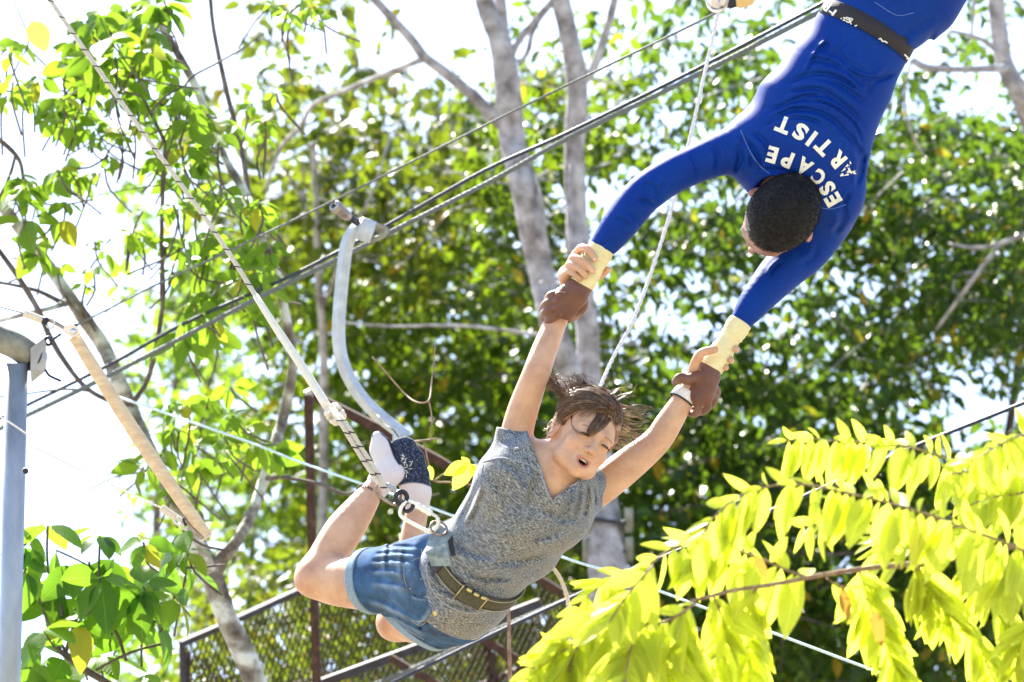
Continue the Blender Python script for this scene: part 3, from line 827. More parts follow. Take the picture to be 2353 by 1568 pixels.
# ---------------------------------------------------------------- yellow-leaved branch close to the camera
D = 7.7
yb = thing('yellow_leaved_branch', 'branch of bright yellow-green leaves hanging in front, lower right', 'branch', tuple(P(2420, 1240, D)))
RA = [
 ([(2440, 1150), (2352, 1120), (2250, 1080), (2104, 1031), (2000, 1018), (1906, 1012), (1840, 1008), (1803, 1014)], 3.5, 110, 22),
 ([(2400, 1290), (2326, 1254), (2240, 1222), (2153, 1189), (2060, 1160), (1956, 1135), (1880, 1118), (1807, 1113), (1740, 1125), (1684, 1150), (1640, 1190), (1610, 1239)], 3.5, 115, 25),
 ([(2440, 1236), (2316, 1258), (2200, 1282), (2079, 1298), (1980, 1308), (1882, 1323), (1780, 1343), (1684, 1357), (1620, 1374), (1585, 1382)], 8, 0, 30),
 ([(1860, 1328), (1820, 1315), (1750, 1285), (1684, 1262), (1630, 1255), (1565, 1255), (1520, 1275), (1486, 1303), (1430, 1322), (1388, 1338), (1350, 1370), (1328, 1412)], 3.5, 115, 24),
 ([(1600, 1385), (1536, 1426), (1470, 1432), (1388, 1441), (1320, 1480), (1239, 1535), (1190, 1580)], 3.5, 110, 25),
 ([(1738, 1352), (1718, 1390), (1714, 1436), (1718, 1500), (1723, 1580)], 3.5, 105, 22),
 ([(1975, 1312), (1985, 1350), (2010, 1426), (2035, 1480), (2060, 1530), (2085, 1590)], 3.5, 105, 22),
 ([(2220, 1280), (2232, 1300), (2260, 1350), (2277, 1377), (2320, 1440), (2352, 1486), (2400, 1560)], 3.5, 100, 22),
 ([(2420, 1000), (2352, 1000), (2310, 1015), (2267, 1041), (2230, 1060)], 3, 85, 22),
 ([(2075, 1290), (2040, 1270), (2015, 1250), (2010, 1215)], 3.5, 80, 24),
 ([(2130, 1180), (2170, 1210), (2185, 1235)], 3, 75, 20),
 ([(2380, 1130), (2300, 1140), (2252, 1152), (2220, 1165)], 3, 85, 20),
 ([(1470, 1440), (1450, 1490), (1440, 1540), (1430, 1600)], 3, 110, 24),
 ([(2110, 1300), (2130, 1360), (2150, 1420)], 3, 90, 22),
 ([(1570, 1400), (1565, 1450), (1580, 1520), (1600, 1580)], 3, 105, 26),
 ([(2300, 1270), (2330, 1330), (2380, 1400)], 3, 90, 22),
 ([(1330, 1480), (1310, 1530), (1300, 1600)], 3, 115, 24),
 ([(1900, 1330), (1925, 1345), (1960, 1350)], 3, 60, 26),
 ([(1380, 1400), (1300, 1470), (1250, 1560)], 3, 110, 26),
 ([(2100, 1300), (2160, 1390), (2240, 1470), (2290, 1580)], 3, 100, 24), ([(1640, 1370), (1660, 1430), (1650, 1500), (1640, 1590)], 3, 100, 26),
 ([(1950, 1140), (1900, 1190), (1850, 1210)], 3, 90, 24), ([(2200, 1210), (2120, 1235), (2060, 1225)], 3, 85, 24), ([(2420, 1420), (2360, 1450), (2330, 1540)], 3, 95, 24), ([(1700, 1160), (1640, 1250), (1600, 1300)], 3, 100, 26), ([(2360, 1060), (2290, 1075), (2180, 1090)], 3, 90, 24),
 ([(1500, 1300), (1440, 1370), (1400, 1430)], 3, 105, 26), ([(1480, 1440), (1520, 1500), (1540, 1590)], 3, 105, 26), ([(2330, 1290), (2290, 1340), (2250, 1360)], 3, 80, 24),
]
pos, al, nr, L = [], [], [], []
for ip, (pl, rpx, Lpx, step) in enumerate(RA):
    dz = rng.uniform(-.22, .22) if ip != 2 else 0
    A = catmull(np.array([[*P(u, v, D+dz*(1 if ip in (0, 1) else np.clip(i/3, 0, 1))), rpx*D/K*(1-.55*i/len(pl))] for i, (u, v) in enumerate(pl)]), 6)
    MB().tube(A[:, :3], A[:, 3], 8, jit=.1).build('stem' if ip == 2 else 'twig', M['twig'], yb)
    if not Lpx: 
        continue
    seg = np.linalg.norm(np.diff(A[:, :3], axis=0), axis=1); cs = np.concatenate([[0], np.cumsum(seg)])
    st = step*D/K
    hang = abs(pl[-1][1]-pl[0][1]) > abs(pl[-1][0]-pl[0][0])
    for k, s in enumerate(np.arange(st*.5, cs[-1]+st*.3, st*.80)):
        s = min(s, cs[-1]-1e-4); i = np.searchsorted(cs, s)-1; f = (s-cs[i])/seg[i]
        p = A[i, :3]*(1-f)+A[i+1, :3]*f; tg = unit(A[i+1, :3]-A[i, :3])
        end = s/cs[-1]
        for sdn in (1, -1):
            lat = unit(np.cross(tg, FW))*sdn           # across the twig, in the picture plane
            down = np.array([0, 0, -1.])
            if hang: a = tg*.75+lat*.55+down*.45+rng.normal(size=3)*.14
            else:
                a = tg*.35+down*(1.0 if lat[2] < 0 else .35)+lat*(.3 if lat[2] < 0 else .55)+rng.normal(size=3)*.16+FW*rng.uniform(-.6, .6)
            if rng.uniform() < .15: continue
            pos.append(p+tg*rng.uniform(-.3, .3)*st); al.append(a)
            nr.append(-FW*(1.0)+np.cross(unit(a), FW)*rng.normal()*.8+np.array([0, 0, .45])+rng.normal(size=3)*.2)
            L.append(Lpx*1.28*D/K*rng.uniform(.75, 1.18)*(1-.25*end)*(.62 if (not hang and lat[2] > 0) else 1))
put_leaves(yb, np.array(pos), np.array(al), np.array(nr), np.array(L),
           [leaf_tpl(8, .165, .035, .14, .006, .9), leaf_tpl(8, .19, .05, .05, .009, .85), leaf_tpl(8, .15, .03, .24, .005, .95)], leaf_tpl(6, .16, .04, .15), M['leaf_yellow'], 297)
print('yellow leaves', len(L))
M['leaf_withered'] = leaf_mat('leaf_withered', (.30, .16, .03), (.36, .2, .04), (.42, .25, .05), .4, (.5, .3, .04))
for a in [(1735, 1275, 1765, 1335), (2005, 1400, 2030, 1490), (1935, 1350, 1950, 1430)]:
    o = one_leaf(yb, a[0], a[1], D-.15, a[2], a[3], -FW+rng.normal(size=3)*.3, M['leaf_withered'], leaf_tpl(7, .17, .05, .1, .01)); o['label'] = 'withered orange leaf'

# ================================================================= THE FLYING WOMAN
px = 1/950.0
SX, SY, SZ = RT, UP, -FW                     # screen right, screen up, towards the camera
def S3(x, y, z): return x*SX+y*SY+z*SZ
HX = unit(S3(.80, -.52, -.30)); HF = unit(S3(.352, 0, .936)); HU = np.cross(HF, HX); HX = np.cross(HU, HF)
HR = np.array([HX, HF, HU])                  # rows: her left, forward, up
HC = Q(1333.6, 1018, .20)
SH = .93
def H0(x, y, z): return HC+x*HX+y*HF+z*HU
def H(x, y, z): return HC+SH*(x*HX+y*HF+z*HU)
def shrunk(prims, c, s):
    for q in prims:
        g = q.f; q.f = (lambda p, g=g: s*g((p-c)/s+c)); q.c = c+(q.c-c)*s
    return prims

def head_prims(Hf, R, open_mouth=True, hs=1.0, k=.012):
    pr = [ell(Hf(0, -.016, .040), R, (.074*hs, .094, .086), .02),
          ell(Hf(0, .022, .035), R, (.064*hs, .068, .060), .02),
          ell(Hf(0, .034, -.014), R, (.0545*hs, .057, .062), .02),
          rc(Hf(0, -.02, -.01), Hf(0, -.02, -.05), .058, .05, .02)]
    for s in (1, -1):
        pr += [rc(Hf(.051*s*hs, .000, -.038), Hf(.037*s, .042, -.058), .015, .016, .024),
               rc(Hf(.037*s, .042, -.058), Hf(.008*s, .076, -.074), .016, .012, .024),
               ell(Hf(.037*s, .062, -.018), R, (.022, .022, .022), .018),
               rc(Hf(.014*s, .088, .030), Hf(.044*s, .072, .029), .010, .009, .015),
               ell(Hf((.076 if open_mouth else .081)*s*hs, -.006-(.03 if s > 0 and open_mouth else 0), -.002), np.array([unit(R[0]*s*.9-R[1]*.45), unit(R[1]*.9+R[0]*s*.45), R[2]]), (.0085, .018, .031), .006)]
    pr += [rc(Hf(0, .088, .022), Hf(0, .109, -.016), .0065, .0085, .012),
           ell(Hf(0, .111, -.021), R, (.0095, .0095, .0085), .006)]
    for s in (1, -1):
        pr += [ell(Hf(.0115*s, .100, -.024), R, (.0068, .009, .0065), .005),
               ell(Hf(.031*s, .101, .012), R, (.016, .013, .0105), .010, 's'),
               ell(Hf(.031*s, .0785, .011), R, (.0155, .0155, .0125), .004),
               ell(Hf(.0335*s if False else .084*s*hs, .004, .001), R, (.006, .010, .018), .004, 's'),
               ell(Hf(.006*s, .104, -.031), R, (.003, .006, .0022), .002, 's')]
    pr += [rc(Hf(0, .078, -.072), Hf(0, .060, -.078), .0125, .012, .02)]
    if open_mouth:
        mc = []
        for i in range(16):
            t = 2*math.pi*i/16
            x = .0200*math.cos(t)*(1 if math.sin(t) > 0 else (1-.22*abs(math.sin(t)))); z = -.049+(.0050 if math.sin(t) > 0 else .0175)*math.sin(t)+.0065*math.cos(t)**4
            y = .0900-.32*abs(x)-.16*max(0, -.048-z)
            mc.append((x, y, z))
        pr += [ell(Hf(0, .070, -.050), R, (.030, .0185, .024), .018)]
        pr += [ell(Hf(.0005, .080, -.0545), R, (.0150, .030, .0105), .003, 's')]
        for i in range(16):
            a, b = mc[i], mc[(i+1) % 16]
            ra = .0013 if abs(a[0]) > .0160 else (.0021 if a[2] > -.049 else .0029)
            rb = .0013 if abs(b[0]) > .0160 else (.0021 if b[2] > -.049 else .0029)
            pr.append(rc(Hf(*a), Hf(*b), ra, rb, .005))
    else:
        pr += [rc(Hf(-.022, .084, -.060), Hf(0, .094, -.058), .004, .006, .006), rc(Hf(0, .094, -.058), Hf(.022, .084, -.060), .006, .004, .006)]
    for s in (1, -1):
        pr.append(ell(Hf(.031*s, .0935, .0085), R, (.0112, .008, .0012), .002, 's'))
    return pr

# ---- skeleton points (photo place, metres towards the camera)
TA = unit(S3(.48, .61, .63))                 # pelvis to chest
TW = unit(S3(.817, -.577, 0)); TW = unit(TW-TA*(TW@TA))
TN = np.cross(TA, TW)                        # see sign below
armR = [Q(1180, 1052, .14), Q(1190, 985, .14), Q(1204, 935, .14), Q(1229, 865, .15), Q(1251, 805, .12), Q(1274, 748, .085), Q(1312, 658, .050)]
armRr = [.046, .0385, .0365, .0325, .0310, .0275, .021]
armL = [Q(1335, 1142, .10), Q(1375, 1122, .10), Q(1440, 1072, .10), Q(1505, 1018, .09), Q(1535, 975, .085), Q(1563, 930, .08), Q(1592, 885, .07)]
armLr = [.046, .0435, .041, .0345, .0325, .027, .0215]
thR = [Q(985, 1318, -.14), Q(900, 1335, -.22), Q(850, 1338, -.26), Q(765, 1337, -.32), Q(728, 1324, -.34)]
thRr = [.083, .078, .072, .058, .049]
shR = [Q(728, 1322, -.34), Q(758, 1268, -.37), Q(790, 1220, -.40), Q(828, 1168, -.43), Q(860, 1122, -.46), Q(876, 1098, -.47)]
shRr = [.046, .046, .0485, .039, .027, .026]
thL = [Q(1062, 1398, -.14), Q(990, 1412, -.26), Q(916, 1426, -.38)]
thLr = [.083, .076, .050]
shL = [Q(914, 1424, -.38), Q(932, 1330, -.42), Q(945, 1250, -.45), Q(957, 1180, -.48), Q(960, 1150, -.49)]
shLr = [.046, .046, .032, .029, .030]
torso = [(1255, 1100, .17, 116, .098), (1228, 1140, .13, 132, .110), (1172, 1226, .05, 114, .094), (1098, 1292, -.03, 104, .088), (1062, 1348, -.08, 107, .095), (1034, 1380, -.12, 107, .094)]
def torso_prims(inf, k=.04, clip=None, n0=0, n1=6):
    o = []
    for a, b in zip(torso[n0:n1-1], torso[n0+1:n1]):
        o.append(ec(Q(*a[:3]), Q(*b[:3]), TW, a[3]*px+inf, b[3]*px+inf, a[4]+inf, b[4]+inf, k, clip=clip))
    return o

def fingers(lst, k=.006):
    o = []
    for pts, r0, r1 in lst:
        P3 = [Q(*p) for p in pts]; n = len(P3)
        rr = [r0+(r1-r0)*i/(n-1) for i in range(n)]
        o += chain(P3, rr, k)
    return o

# hands of the woman, closed round the man's taped wrists
handR = [rc(Q(1312, 658, .050), Q(1302, 632, .062), .021, .022, .012), ec(Q(1302, 638, .072), Q(1326, 590, .062), S3(.4, .3, -.85), .026, .030, .015, .014, .012)]
handR += fingers([([(1322, 592, .07), (1333, 572, .095), (1350, 573, .121), (1367, 595, .131)], .0105, .0085),
                  ([(1314, 606, .072), (1317, 593, .105), (1340, 601, .131), (1362, 622, .134)], .0105, .0085),
                  ([(1306, 620, .072), (1309, 608, .105), (1330, 617, .130), (1346, 634, .132)], .0100, .0080),
                  ([(1302, 636, .075), (1306, 624, .102), (1322, 632, .120), (1332, 642, .124)], .0088, .0070),
                  ([(1312, 650, .06), (1345, 648, .045), (1378, 634, .050), (1396, 620, .078)], .0125, .0088)])
handL = [rc(Q(1590, 888, .07), Q(1596, 868, .062), .021, .021, .012), ec(Q(1594, 872, .060), Q(1612, 828, .052), S3(.3, .2, -.85), .026, .028, .016, .014, .012)]
handL += fingers([([(1590, 872, .075), (1596, 838, .100), (1612, 812, .122), (1642, 803, .127)], .0130, .0095),
                  ([(1612, 826, .04), (1650, 800, .018), (1682, 794, .045), (1692, 803, .085)], .0100, .0085),
                  ([(1608, 842, .04), (1645, 826, .018), (1672, 820, .045), (1680, 829, .088)], .0100, .0080),
                  ([(1604, 856, .04), (1638, 846, .022), (1660, 838, .050), (1668, 845, .084)], .0090, .0075)])
woman_prims = torso_prims(-.012)+chain(armR, armRr, .02)+chain(armL, armLr, .02)
woman_prims += [rc(Q(1205, 1075, .13), Q(1320, 1128, .10), .046, .046, .04)]
woman_prims += [ec(Q(1062, 1348, -.08), Q(1005, 1350, -.13), unit(S3(.73, -.69, 0)), .097, .096, .078, .080, .05)]
woman_prims += [ell(Q(708, 1338, -.315), np.eye(3), (.030, .032, .028), .03), ell(Q(898, 1440, -.35), np.eye(3), (.030, .030, .028), .03), ell(Q(1240, 858, .128), np.eye(3), (.022, .022, .022), .02)]
woman_prims += chain(thR, thRr, .03)+chain(thL, thLr, .03)+chain(shR, shRr, .025)+chain(shL, shLr, .025)
# the neck with its two cords
woman_prims += [rc(H(0, -.022, -.045), Q(1250, 1108, .15), .050, .056, .03),
                rc(H(-.045, -.02, -.045), Q(1262, 1140, .225), .010, .008, .02), rc(H(.045, -.01, -.05), Q(1275, 1140, .22), .010, .008, .02),
                rc(Q(1262, 1142, .215), Q(1205, 1085, .19), .013, .013, .02), rc(Q(1276, 1142, .215), Q(1335, 1120, .17), .013, .013, .02)]
woman_prims += shrunk(head_prims(H0, HR, True, .95), HC, SH)+handR+handL
def wf(p): return field(woman_prims, p)
SK = (.62, .385, .245)
def skin_paint(base, lips=(.52, .22, .16)):
    def f(p, g):
        c = np.tile(np.array(base), (len(p), 1))
        q = (p-HC)@HR.T/SH
        hd = np.linalg.norm(q, axis=1) < .14
        x, y, z = q.T
        face = hd & (y > .04)
        # lips
        t = ((x/.0222)**2+((z+.0545-.006*(x/.02)**2)/np.where(z > -.0545, .0112, .0162))**2)
        c = put(c, smooth01((1.12-t)/.22)*face, lips)
        c = put(c, smooth01((.62-t)/.1)*face*(y < .088), (.10, .015, .015))
        for s in (1, -1):
            ck = np.exp(-(((x-.042*s)/.02)**2+((z+.028)/.018)**2))
            c = put(c, .35*ck*face, (.58, .25, .18))
            # lash line, brow
            ln = ((x-.031*s)/.0140)**2+((z-.0098)/.0040)**2
            c = put(c, smooth01((1.1-ln)/.5)*face*.6, (.05, .025, .018))
            bz = .0305-.9*(x*s-.030)**2*12
            br = smooth01(1-np.abs(z-bz)/.0042)*smooth01((.0195-np.abs(x*s-.032))/.005)
            c = put(c, br*.6*face, (.06, .03, .018))
            ear = hd & (x*s > .066) & (x*s < .095) & (np.abs(z) < .04) & (np.abs(y) < .035)
            c = put(c, ear*.55*np.ones(len(x)), (.66, .27, .18))
        c = put(c, (np.exp(-((x/.012)**2+((z+.02)/.012)**2))*.3)*face, (.6, .26, .19))
        for (u_, v_, z_), r_, w_ in (((700, 1325, -.32), .045, .45), ((890, 1440, -.36), .045, .4), ((1238, 850, .16), .03, .3), ((1500, 1030, .1), .035, .3), ((745, 1285, -.3), .02, .3), ((1345, 590, .13), .02, .35), ((1650, 805, .12), .02, .3), ((1265, 1130, .22), .03, .25)):
            d_ = np.linalg.norm(p-Q(u_, v_, z_), axis=1); c = put(c, w_*np.exp(-(d_/r_)**2), (.60, .27, .18))
        mole = np.zeros(len(p))
        for a_ in (( .048, .06, -.01), (-.052, .05, -.005), (-.03, .085, -.03), (.02, .09, -.035), (-.045, .06, .02), (-.038, .08, -.012), (-.02, .095, -.012)):
            mole = np.maximum(mole, np.exp(-(np.linalg.norm(q-np.array(a_), axis=1)/.0022)**2))
        c = put(c, mole*.6, (.28, .13, .08))
        return c
    return f
ml = tint_mat('skin_light', .46, .12, .18, 320, .4, .26)
W = thing('person', 'woman in grey T-shirt and denim shorts flying from the hands of the man above', 'person', tuple(Q(1100, 1290, -.05)))
hc, rH, rF = HC, .155, .10
hR_, hL_ = Q(1330, 612, .09), Q(1630, 835, .07)
def keep_near(c, r, h_over=0): return lambda p, h: np.linalg.norm(p-c, axis=1) < r+h
def keep_far(cs): 
    def k(p, h):
        m = np.ones(len(p), bool)
        for c, r in cs: m &= np.linalg.norm(p-c, axis=1) > r-h*1.2
        return m
    return k
def bb(c, r): return np.array(c)-r-.01, np.array(c)+r+.01
allp = np.array([p for p in armR+armL+thR+thL+shR+shL+[HC]])
specs = [(*bb(hc, rH), .0020, keep_near(hc, rH)), (*bb(hR_, .078), .0019, keep_near(hR_, .078)), (*bb(hL_, .085), .0019, keep_near(hL_, .085)),
         (allp.min(0)-.14, allp.max(0)+.14, .0048, keep_far([(hc, rH), (hR_, .078), (hL_, .085)]))]
sdf_mesh('body', specs, wf, ml, W, skin_paint(SK))

# kneecaps, elbow bones, nails
for (u, v, z), (u2, v2, z2), r_ in (((1364, 594, .141), (1368, 598, .140), .0048), ((1359, 621, .143), (1364, 626, .141), .0046), ((1343, 633, .140), (1348, 637, .137), .0044), ((1640, 801, .136), (1645, 804, .135), .0052)):
    a_, b_ = Q(u, v, z-.0025), Q(u2, v2, z2-.0025)
    MB().tube([a_, a_*.7+b_*.3, a_*.3+b_*.7, b_], [r_*.5, r_, r_, r_*.6], 10, flat=.5).build('fingernail', simple('nail', [(.3, (.66, .42, .34)), (.7, (.72, .50, .42))], 60, .25, bst=0) if 'nail' not in M else M['nail'], W)
# ---- eyes, lashes, teeth
m_eye, t_, b_ = mat('eye'); a_ = t_.nodes.new('ShaderNodeAttribute'); a_.attribute_name = 'tint'
t_.links.new(a_.outputs['Color'], b_.inputs['Base Color']); b_.inputs['Roughness'].default_value = .08
for s in (1, -1):
    c = H(.031*s, .0795, .0090); gz = unit(HF*.8+HX*.25-HU*.42)
    def fe(p, c=c): return np.linalg.norm(p-c, axis=1)-.0112*SH
    def ce(p, g, gz=gz):
        a = g@gz; cc = np.tile(np.array([.50, .46, .43]), (len(p), 1))
        cc = put(cc, (a > .82)*1.0, (.10, .055, .03)); return put(cc, (a > .965)*1.0, (.004, .004, .004))
    sdf_mesh('eye', [(c-.014, c+.014, .0011, None)], fe, m_eye, W, ce)
hairm, t_, b_ = mat('hair_brown')
n_ = noise_tex(t_, 40, 3); r_ = ramp(t_, n_.outputs['Fac'], [(.3, (.12, .065, .038)), (.6, (.32, .20, .12)), (.8, (.60, .44, .29))])
geo_ = t_.nodes.new('ShaderNodeNewGeometry'); r2_ = ramp(t_, geo_.outputs['Random Per Island'], [(0, (.22, .20, .20)), (.5, (.8, .8, .8)), (1, (1.6, 1.5, 1.4))])
mx_ = N(t_, 'ShaderNodeMix', data_type='RGBA', blend_type='MULTIPLY'); mx_.inputs['Factor'].default_value = 1
t_.links.new(r_.outputs[0], mx_.inputs['A']); t_.links.new(r2_.outputs[0], mx_.inputs['B']); t_.links.new(mx_.outputs['Result'], b_.inputs['Base Color'])
b_.inputs['Roughness'].default_value = .32; b_.inputs['Specular IOR Level'].default_value = .7
tr_ = t_.nodes.new('ShaderNodeBsdfTranslucent'); t_.links.new(mx_.outputs['Result'], tr_.inputs['Color'])
ms_ = t_.nodes.new('ShaderNodeMixShader'); ms_.inputs[0].default_value = .3
t_.links.new(b_.outputs[0], ms_.inputs[1]); t_.links.new(tr_.outputs[0], ms_.inputs[2]); t_.links.new(ms_.outputs[0], t_.nodes['Material Output'].inputs[0])
lash = MB()
for s in (1, -1):
    A = catmull([H(.020*s, .0900, .0092), H(.026*s, .0937, .0108), H(.033*s, .0940, .0110), H(.040*s, .0905, .0096), H(.0445*s, .0865, .0075)], 4)
    lash.tube(A, .0008, 5)
    for i in range(0, len(A)):
        lash.tube([A[i], A[i]+HF*.005-HU*.001, A[i]+HF*.009-HU*.003+HX*s*.002], [.0005, .0004, .0001], 3, caps=False)
lash.build('eyelashes', M['rope_fleck'], W)
teeth = MB()
for i in range(-3, 4):
    x = i*.0042
    c = H(x, .0845-abs(x)*.28-x*x*8, -.0475-.05*abs(x))
    teeth.box(c, (unit(HX-HF*x*18), unit(HF+HX*x*18), HU), (.0019, .0020, .0040 if abs(i) < 2 else .0034), bev=.0010)
teeth.build('teeth', M['teeth'], W)
MB().box(H(0, .074, -.0625), (HX, HF, HU), (.013, .014, .004), bev=.003).build('tongue', M['mouth'], W)

tree_face = bvh_of(bpy.data.objects['body'])
# ---- hair: a cap drawn back to a knot, plus separate locks
hp = [ell(H(0, -.018, .043), HR, (.078, .098, .091), .01), ell(H(-.01, -.105, .055), HR, (.035, .035, .035), .02), ell(H(0, -.07, -.02), HR, (.055, .045, .05), .02)]
cut1 = plane(H(0, .010, .020), -(HU*.78-HF*.66))
def hairf(p):
    q = (p-HC)@HR.T
    d = field(hp, p)
    th_ = np.arctan2(q[:, 0], q[:, 2]-.03)
    d = d+.0008*np.sin(th_*46+6*np.sin(q[:, 1]*40))+.0006*np.sin(th_*97+q[:, 1]*60)
    wob = .004*np.sin(q[:, 0]*90)+.003*np.sin(q[:, 0]*210)
    return np.maximum(d, (cut1(p)+wob)*.9)
sdf_mesh('hair', [(HC-.19, HC+.19, .0026, None)], hairf, hairm, W)
hb = MB()
cen_h = np.array([0, -.018, .043]); ax_h = np.array([.0825, .104, .097])
def on_head(dirn, lift=0.): 
    d = unit(dirn); return cen_h+d*ax_h*(1+lift)
pathsA = [[(1427, 965), (1422, 935), (1400, 908), (1368, 893), (1330, 890), (1300, 900), (1280, 918)],
          [(1418, 975), (1412, 945), (1390, 918), (1360, 905), (1328, 903), (1298, 915), (1278, 935)],
          [(1408, 955), (1398, 938), (1378, 926), (1350, 917), (1322, 918), (1297, 930), (1280, 952)],
          [(1398, 945), (1380, 936), (1362, 930), (1340, 930), (1315, 934), (1296, 945), (1284, 962)],
          [(1350, 932), (1338, 934), (1325, 938), (1312, 945), (1300, 954), (1290, 963), (1283, 975)]]
tree_cap = bvh_of(bpy.data.objects['hair'])
PA = np.array(pathsA, float)
for i in range(2300):
    s_ = rng.uniform(0, 3.999); a = int(s_); f = s_-a
    pth = PA[a]*(1-f)+PA[a+1]*f
    pth = catmull(np.hstack([pth, np.zeros((7, 1))]), 3)[:, :2]
    t0 = rng.integers(0, 9); t1 = rng.integers(t0+6, 19) if t0 < 12 else 19
    pth = pth[t0:t1]+rng.normal(size=2)*2+np.outer(np.linspace(-1, 1, t1-t0), rng.normal(size=2)*2.5)
    lift = rng.uniform(.0005, .006)*(2.2 if rng.uniform() < .1 else 1)
    pts = []
    for n_i, (u, v) in enumerate(pth):
        q = on_surface(tree_cap, u, v, 0)
        if q is None:
            q = tree_cap.find_nearest(Vector(Q(u, v, .17)))[0]; q = np.array(q)
        c_ = H(*cen_h); q = q+unit(q-c_)*(lift+.003*math.sin(math.pi*n_i/len(pth)))
        pts.append(q)
    if len(pts) > 3: hb.tube(pts, np.linspace(.0007, .0004, len(pts))*rng.uniform(.6, 1.5), 3, caps=False)
# stray hair blown up over the crown and out to the right
for i in range(130):
    a_ = rng.uniform(-1.2, 1.35); d0 = unit([math.sin(a_)*.9, rng.uniform(-.5, .75), 1.0-.5*abs(a_)*.5])
    b0 = on_head(d0, .02); t_1 = unit(np.array([-.5, -1, .25])+rng.normal(size=3)*.5); nn0 = d0
    l_ = rng.uniform(.015, .05); A_ = [H(*b0), H(*(b0+t_1*l_*.4+nn0*l_*.22)), H(*(b0+t_1*l_*.8+nn0*l_*.3)), H(*(b0+t_1*l_*1.2+nn0*l_*rng.uniform(-.1, .4)))]
    A_ = catmull(A_, 4); hb.tube(A_, np.linspace(.0004, .00015, len(A_)), 3, caps=False)
def strand(pts, r=.0007, jit=.004, n=5, taper=.35):
    pts = np.array(pts)+rng.normal(size=(len(pts), 3))*jit*np.linspace(.3, 1.5, len(pts))[:, None]
    A = catmull(pts, n); hb.tube(A, np.linspace(r, r*taper, len(A)), 3, caps=False)
for i in range(150):
    b = rng.uniform(0, 1)
    u0, v0 = 1290+80*b, 915-25*b
    L_ = rng.uniform(.2, 1)
    strand([Q(u0, v0, .14), Q(u0-15-10*b, v0-18*L_, .15), Q(u0-32*L_+rng.normal()*10, v0-34*L_, .15), Q(u0-48*L_+rng.normal()*16, v0-38*L_+rng.normal()*12, .15)], .00075, .003)
for i in range(70):                                  # tuft at the upper left
    t = rng.uniform(0, 1); 
    strand([Q(1300+rng.normal()*10, 915+rng.normal()*8, .12), Q(1284, 895+rng.normal()*6, .13), Q(1270+rng.normal()*8, 878+rng.normal()*6, .13), Q(1262+rng.normal()*16, 868+rng.normal()*9, .13)], .0009, .003)
for i in range(95):                                 # streaming to the right behind the face
    v0 = rng.uniform(925, 1030); L_ = rng.uniform(.25, 1)
    dv_ = rng.normal()*10
    strand([Q(1415-max(0, v0-980)*.25, v0, .12), Q(1432+10*L_, v0+8+dv_*.3, .11), Q(1448+26*L_, v0+16+dv_, .11), Q(1462+45*L_, v0+20+dv_*1.4+rng.normal()*6, .11)], .0007, .0022)
for i in range(16):
    v0 = rng.uniform(900, 960)
    strand([Q(1400, v0, .16), Q(1425, v0-14, .15), Q(1446+rng.normal()*8, v0-10+rng.normal()*14, .15), Q(1455+rng.normal()*14, v0+rng.normal()*24, .15)], .0006, .003)
for i in range(60):                                 # wisps behind the ear and nape
    v0 = rng.uniform(985, 1050)
    strand([Q(1275, v0-25, .1), Q(1262, v0-8, .1), Q(1256+rng.normal()*7, v0+rng.normal()*9, .1)], .0008, .003)
# fringe across the forehead and the eye on the left
for i in range(330):
    e = rng.uniform(0, 1); w_ = rng.uniform(0, 1)**.8
    A = [(1412-30*e, 938-6*e), (1408-34*e, 958), (1400-42*e*w_-8, 978), (1392-34*e-8*w_, 996+6*rng.normal()*.3), (1372-22*e+6*rng.normal(), 1000-18*(1-w_)+rng.normal()*3)]
    A = [(1414-38*e, 934-2*e), (1412-42*e, 952+4*e), (1403-46*e, 968+6*e), (1388-38*e, 984+5*e), (1366-18*e+rng.normal()*2, 1000-22*(1-w_)*rng.uniform(0, 1)+rng.normal()*2)]
    cut_ = rng.integers(3, 6)
    pts = []
    for (u, v) in A[:cut_]:
        q = on_surface(tree_face, u, v, .004+.004*rng.uniform())
        if q is None or abs(UVZ(q)[2]-.27) > .09: q = Q(u, v, .265)
        pts.append(q)
    strand(pts, .0007, .0006, 4)
for i in range(12):
    e = rng.normal()
    A = [(1318+2*e, 945), (1312, 968+e), (1318+e, 985+e), (1335, 996+2*e), (1356, 1000+2*e)]
    strand([on_surface(tree_face, u, v, .004) if on_surface(tree_face, u, v, .004) is not None else Q(u, v, .26) for u, v in A], .0006, .0004)
for i in range(26):
    e = rng.normal()
    strand([Q(1392+e*4, 938, .255), Q(1370+e*3, 936, .27), Q(1348+e*4, 944+3*e, .27), Q(1330+e*6, 955+3*e, .262)], .0006, .002)
for i in range(60):
    e = rng.uniform(); strand([Q(1306+10*e, 938, .235), Q(1296+8*e, 958, .232), Q(1290+6*e+rng.normal()*2, 975, .228)], .0008, .0015)
hb.build('hair_strands', hairm, W)

# ---- T-shirt
sl = (-.0)
cuffR = plane(Q(1184, 990, .14), unit(armR[2]-armR[0])); cuffL = plane(Q(1380, 1124, .10), unit(S3(1, .10, 0)))
hem = plane(Q(1056, 1356, -.08)-TA*.062, -TA)
cuffRn = plane(Q(1176, 1050, .14), -unit(armR[2]-armR[0])*1.0)
shirt = torso_prims(.004, .045, clip=[hem])
shirt += [rc(Q(1195, 1085, .13), Q(1325, 1135, .09), .056, .052, .05), rc(Q(1322, 1117, .165), Q(1372, 1108, .13), .024, .026, .02, clip=None)]
shirt += [ec(Q(1172, 1075, .13), Q(1190, 960, .14), S3(.95, -.1, .1), .052, .045, .052, .045, .018, clip=[cuffR]),
          ec(Q(1325, 1142, .09), Q(1420, 1100, .10), S3(.3, -.9, 0), .050, .0475, .050, .0475, .02, clip=[cuffL])]
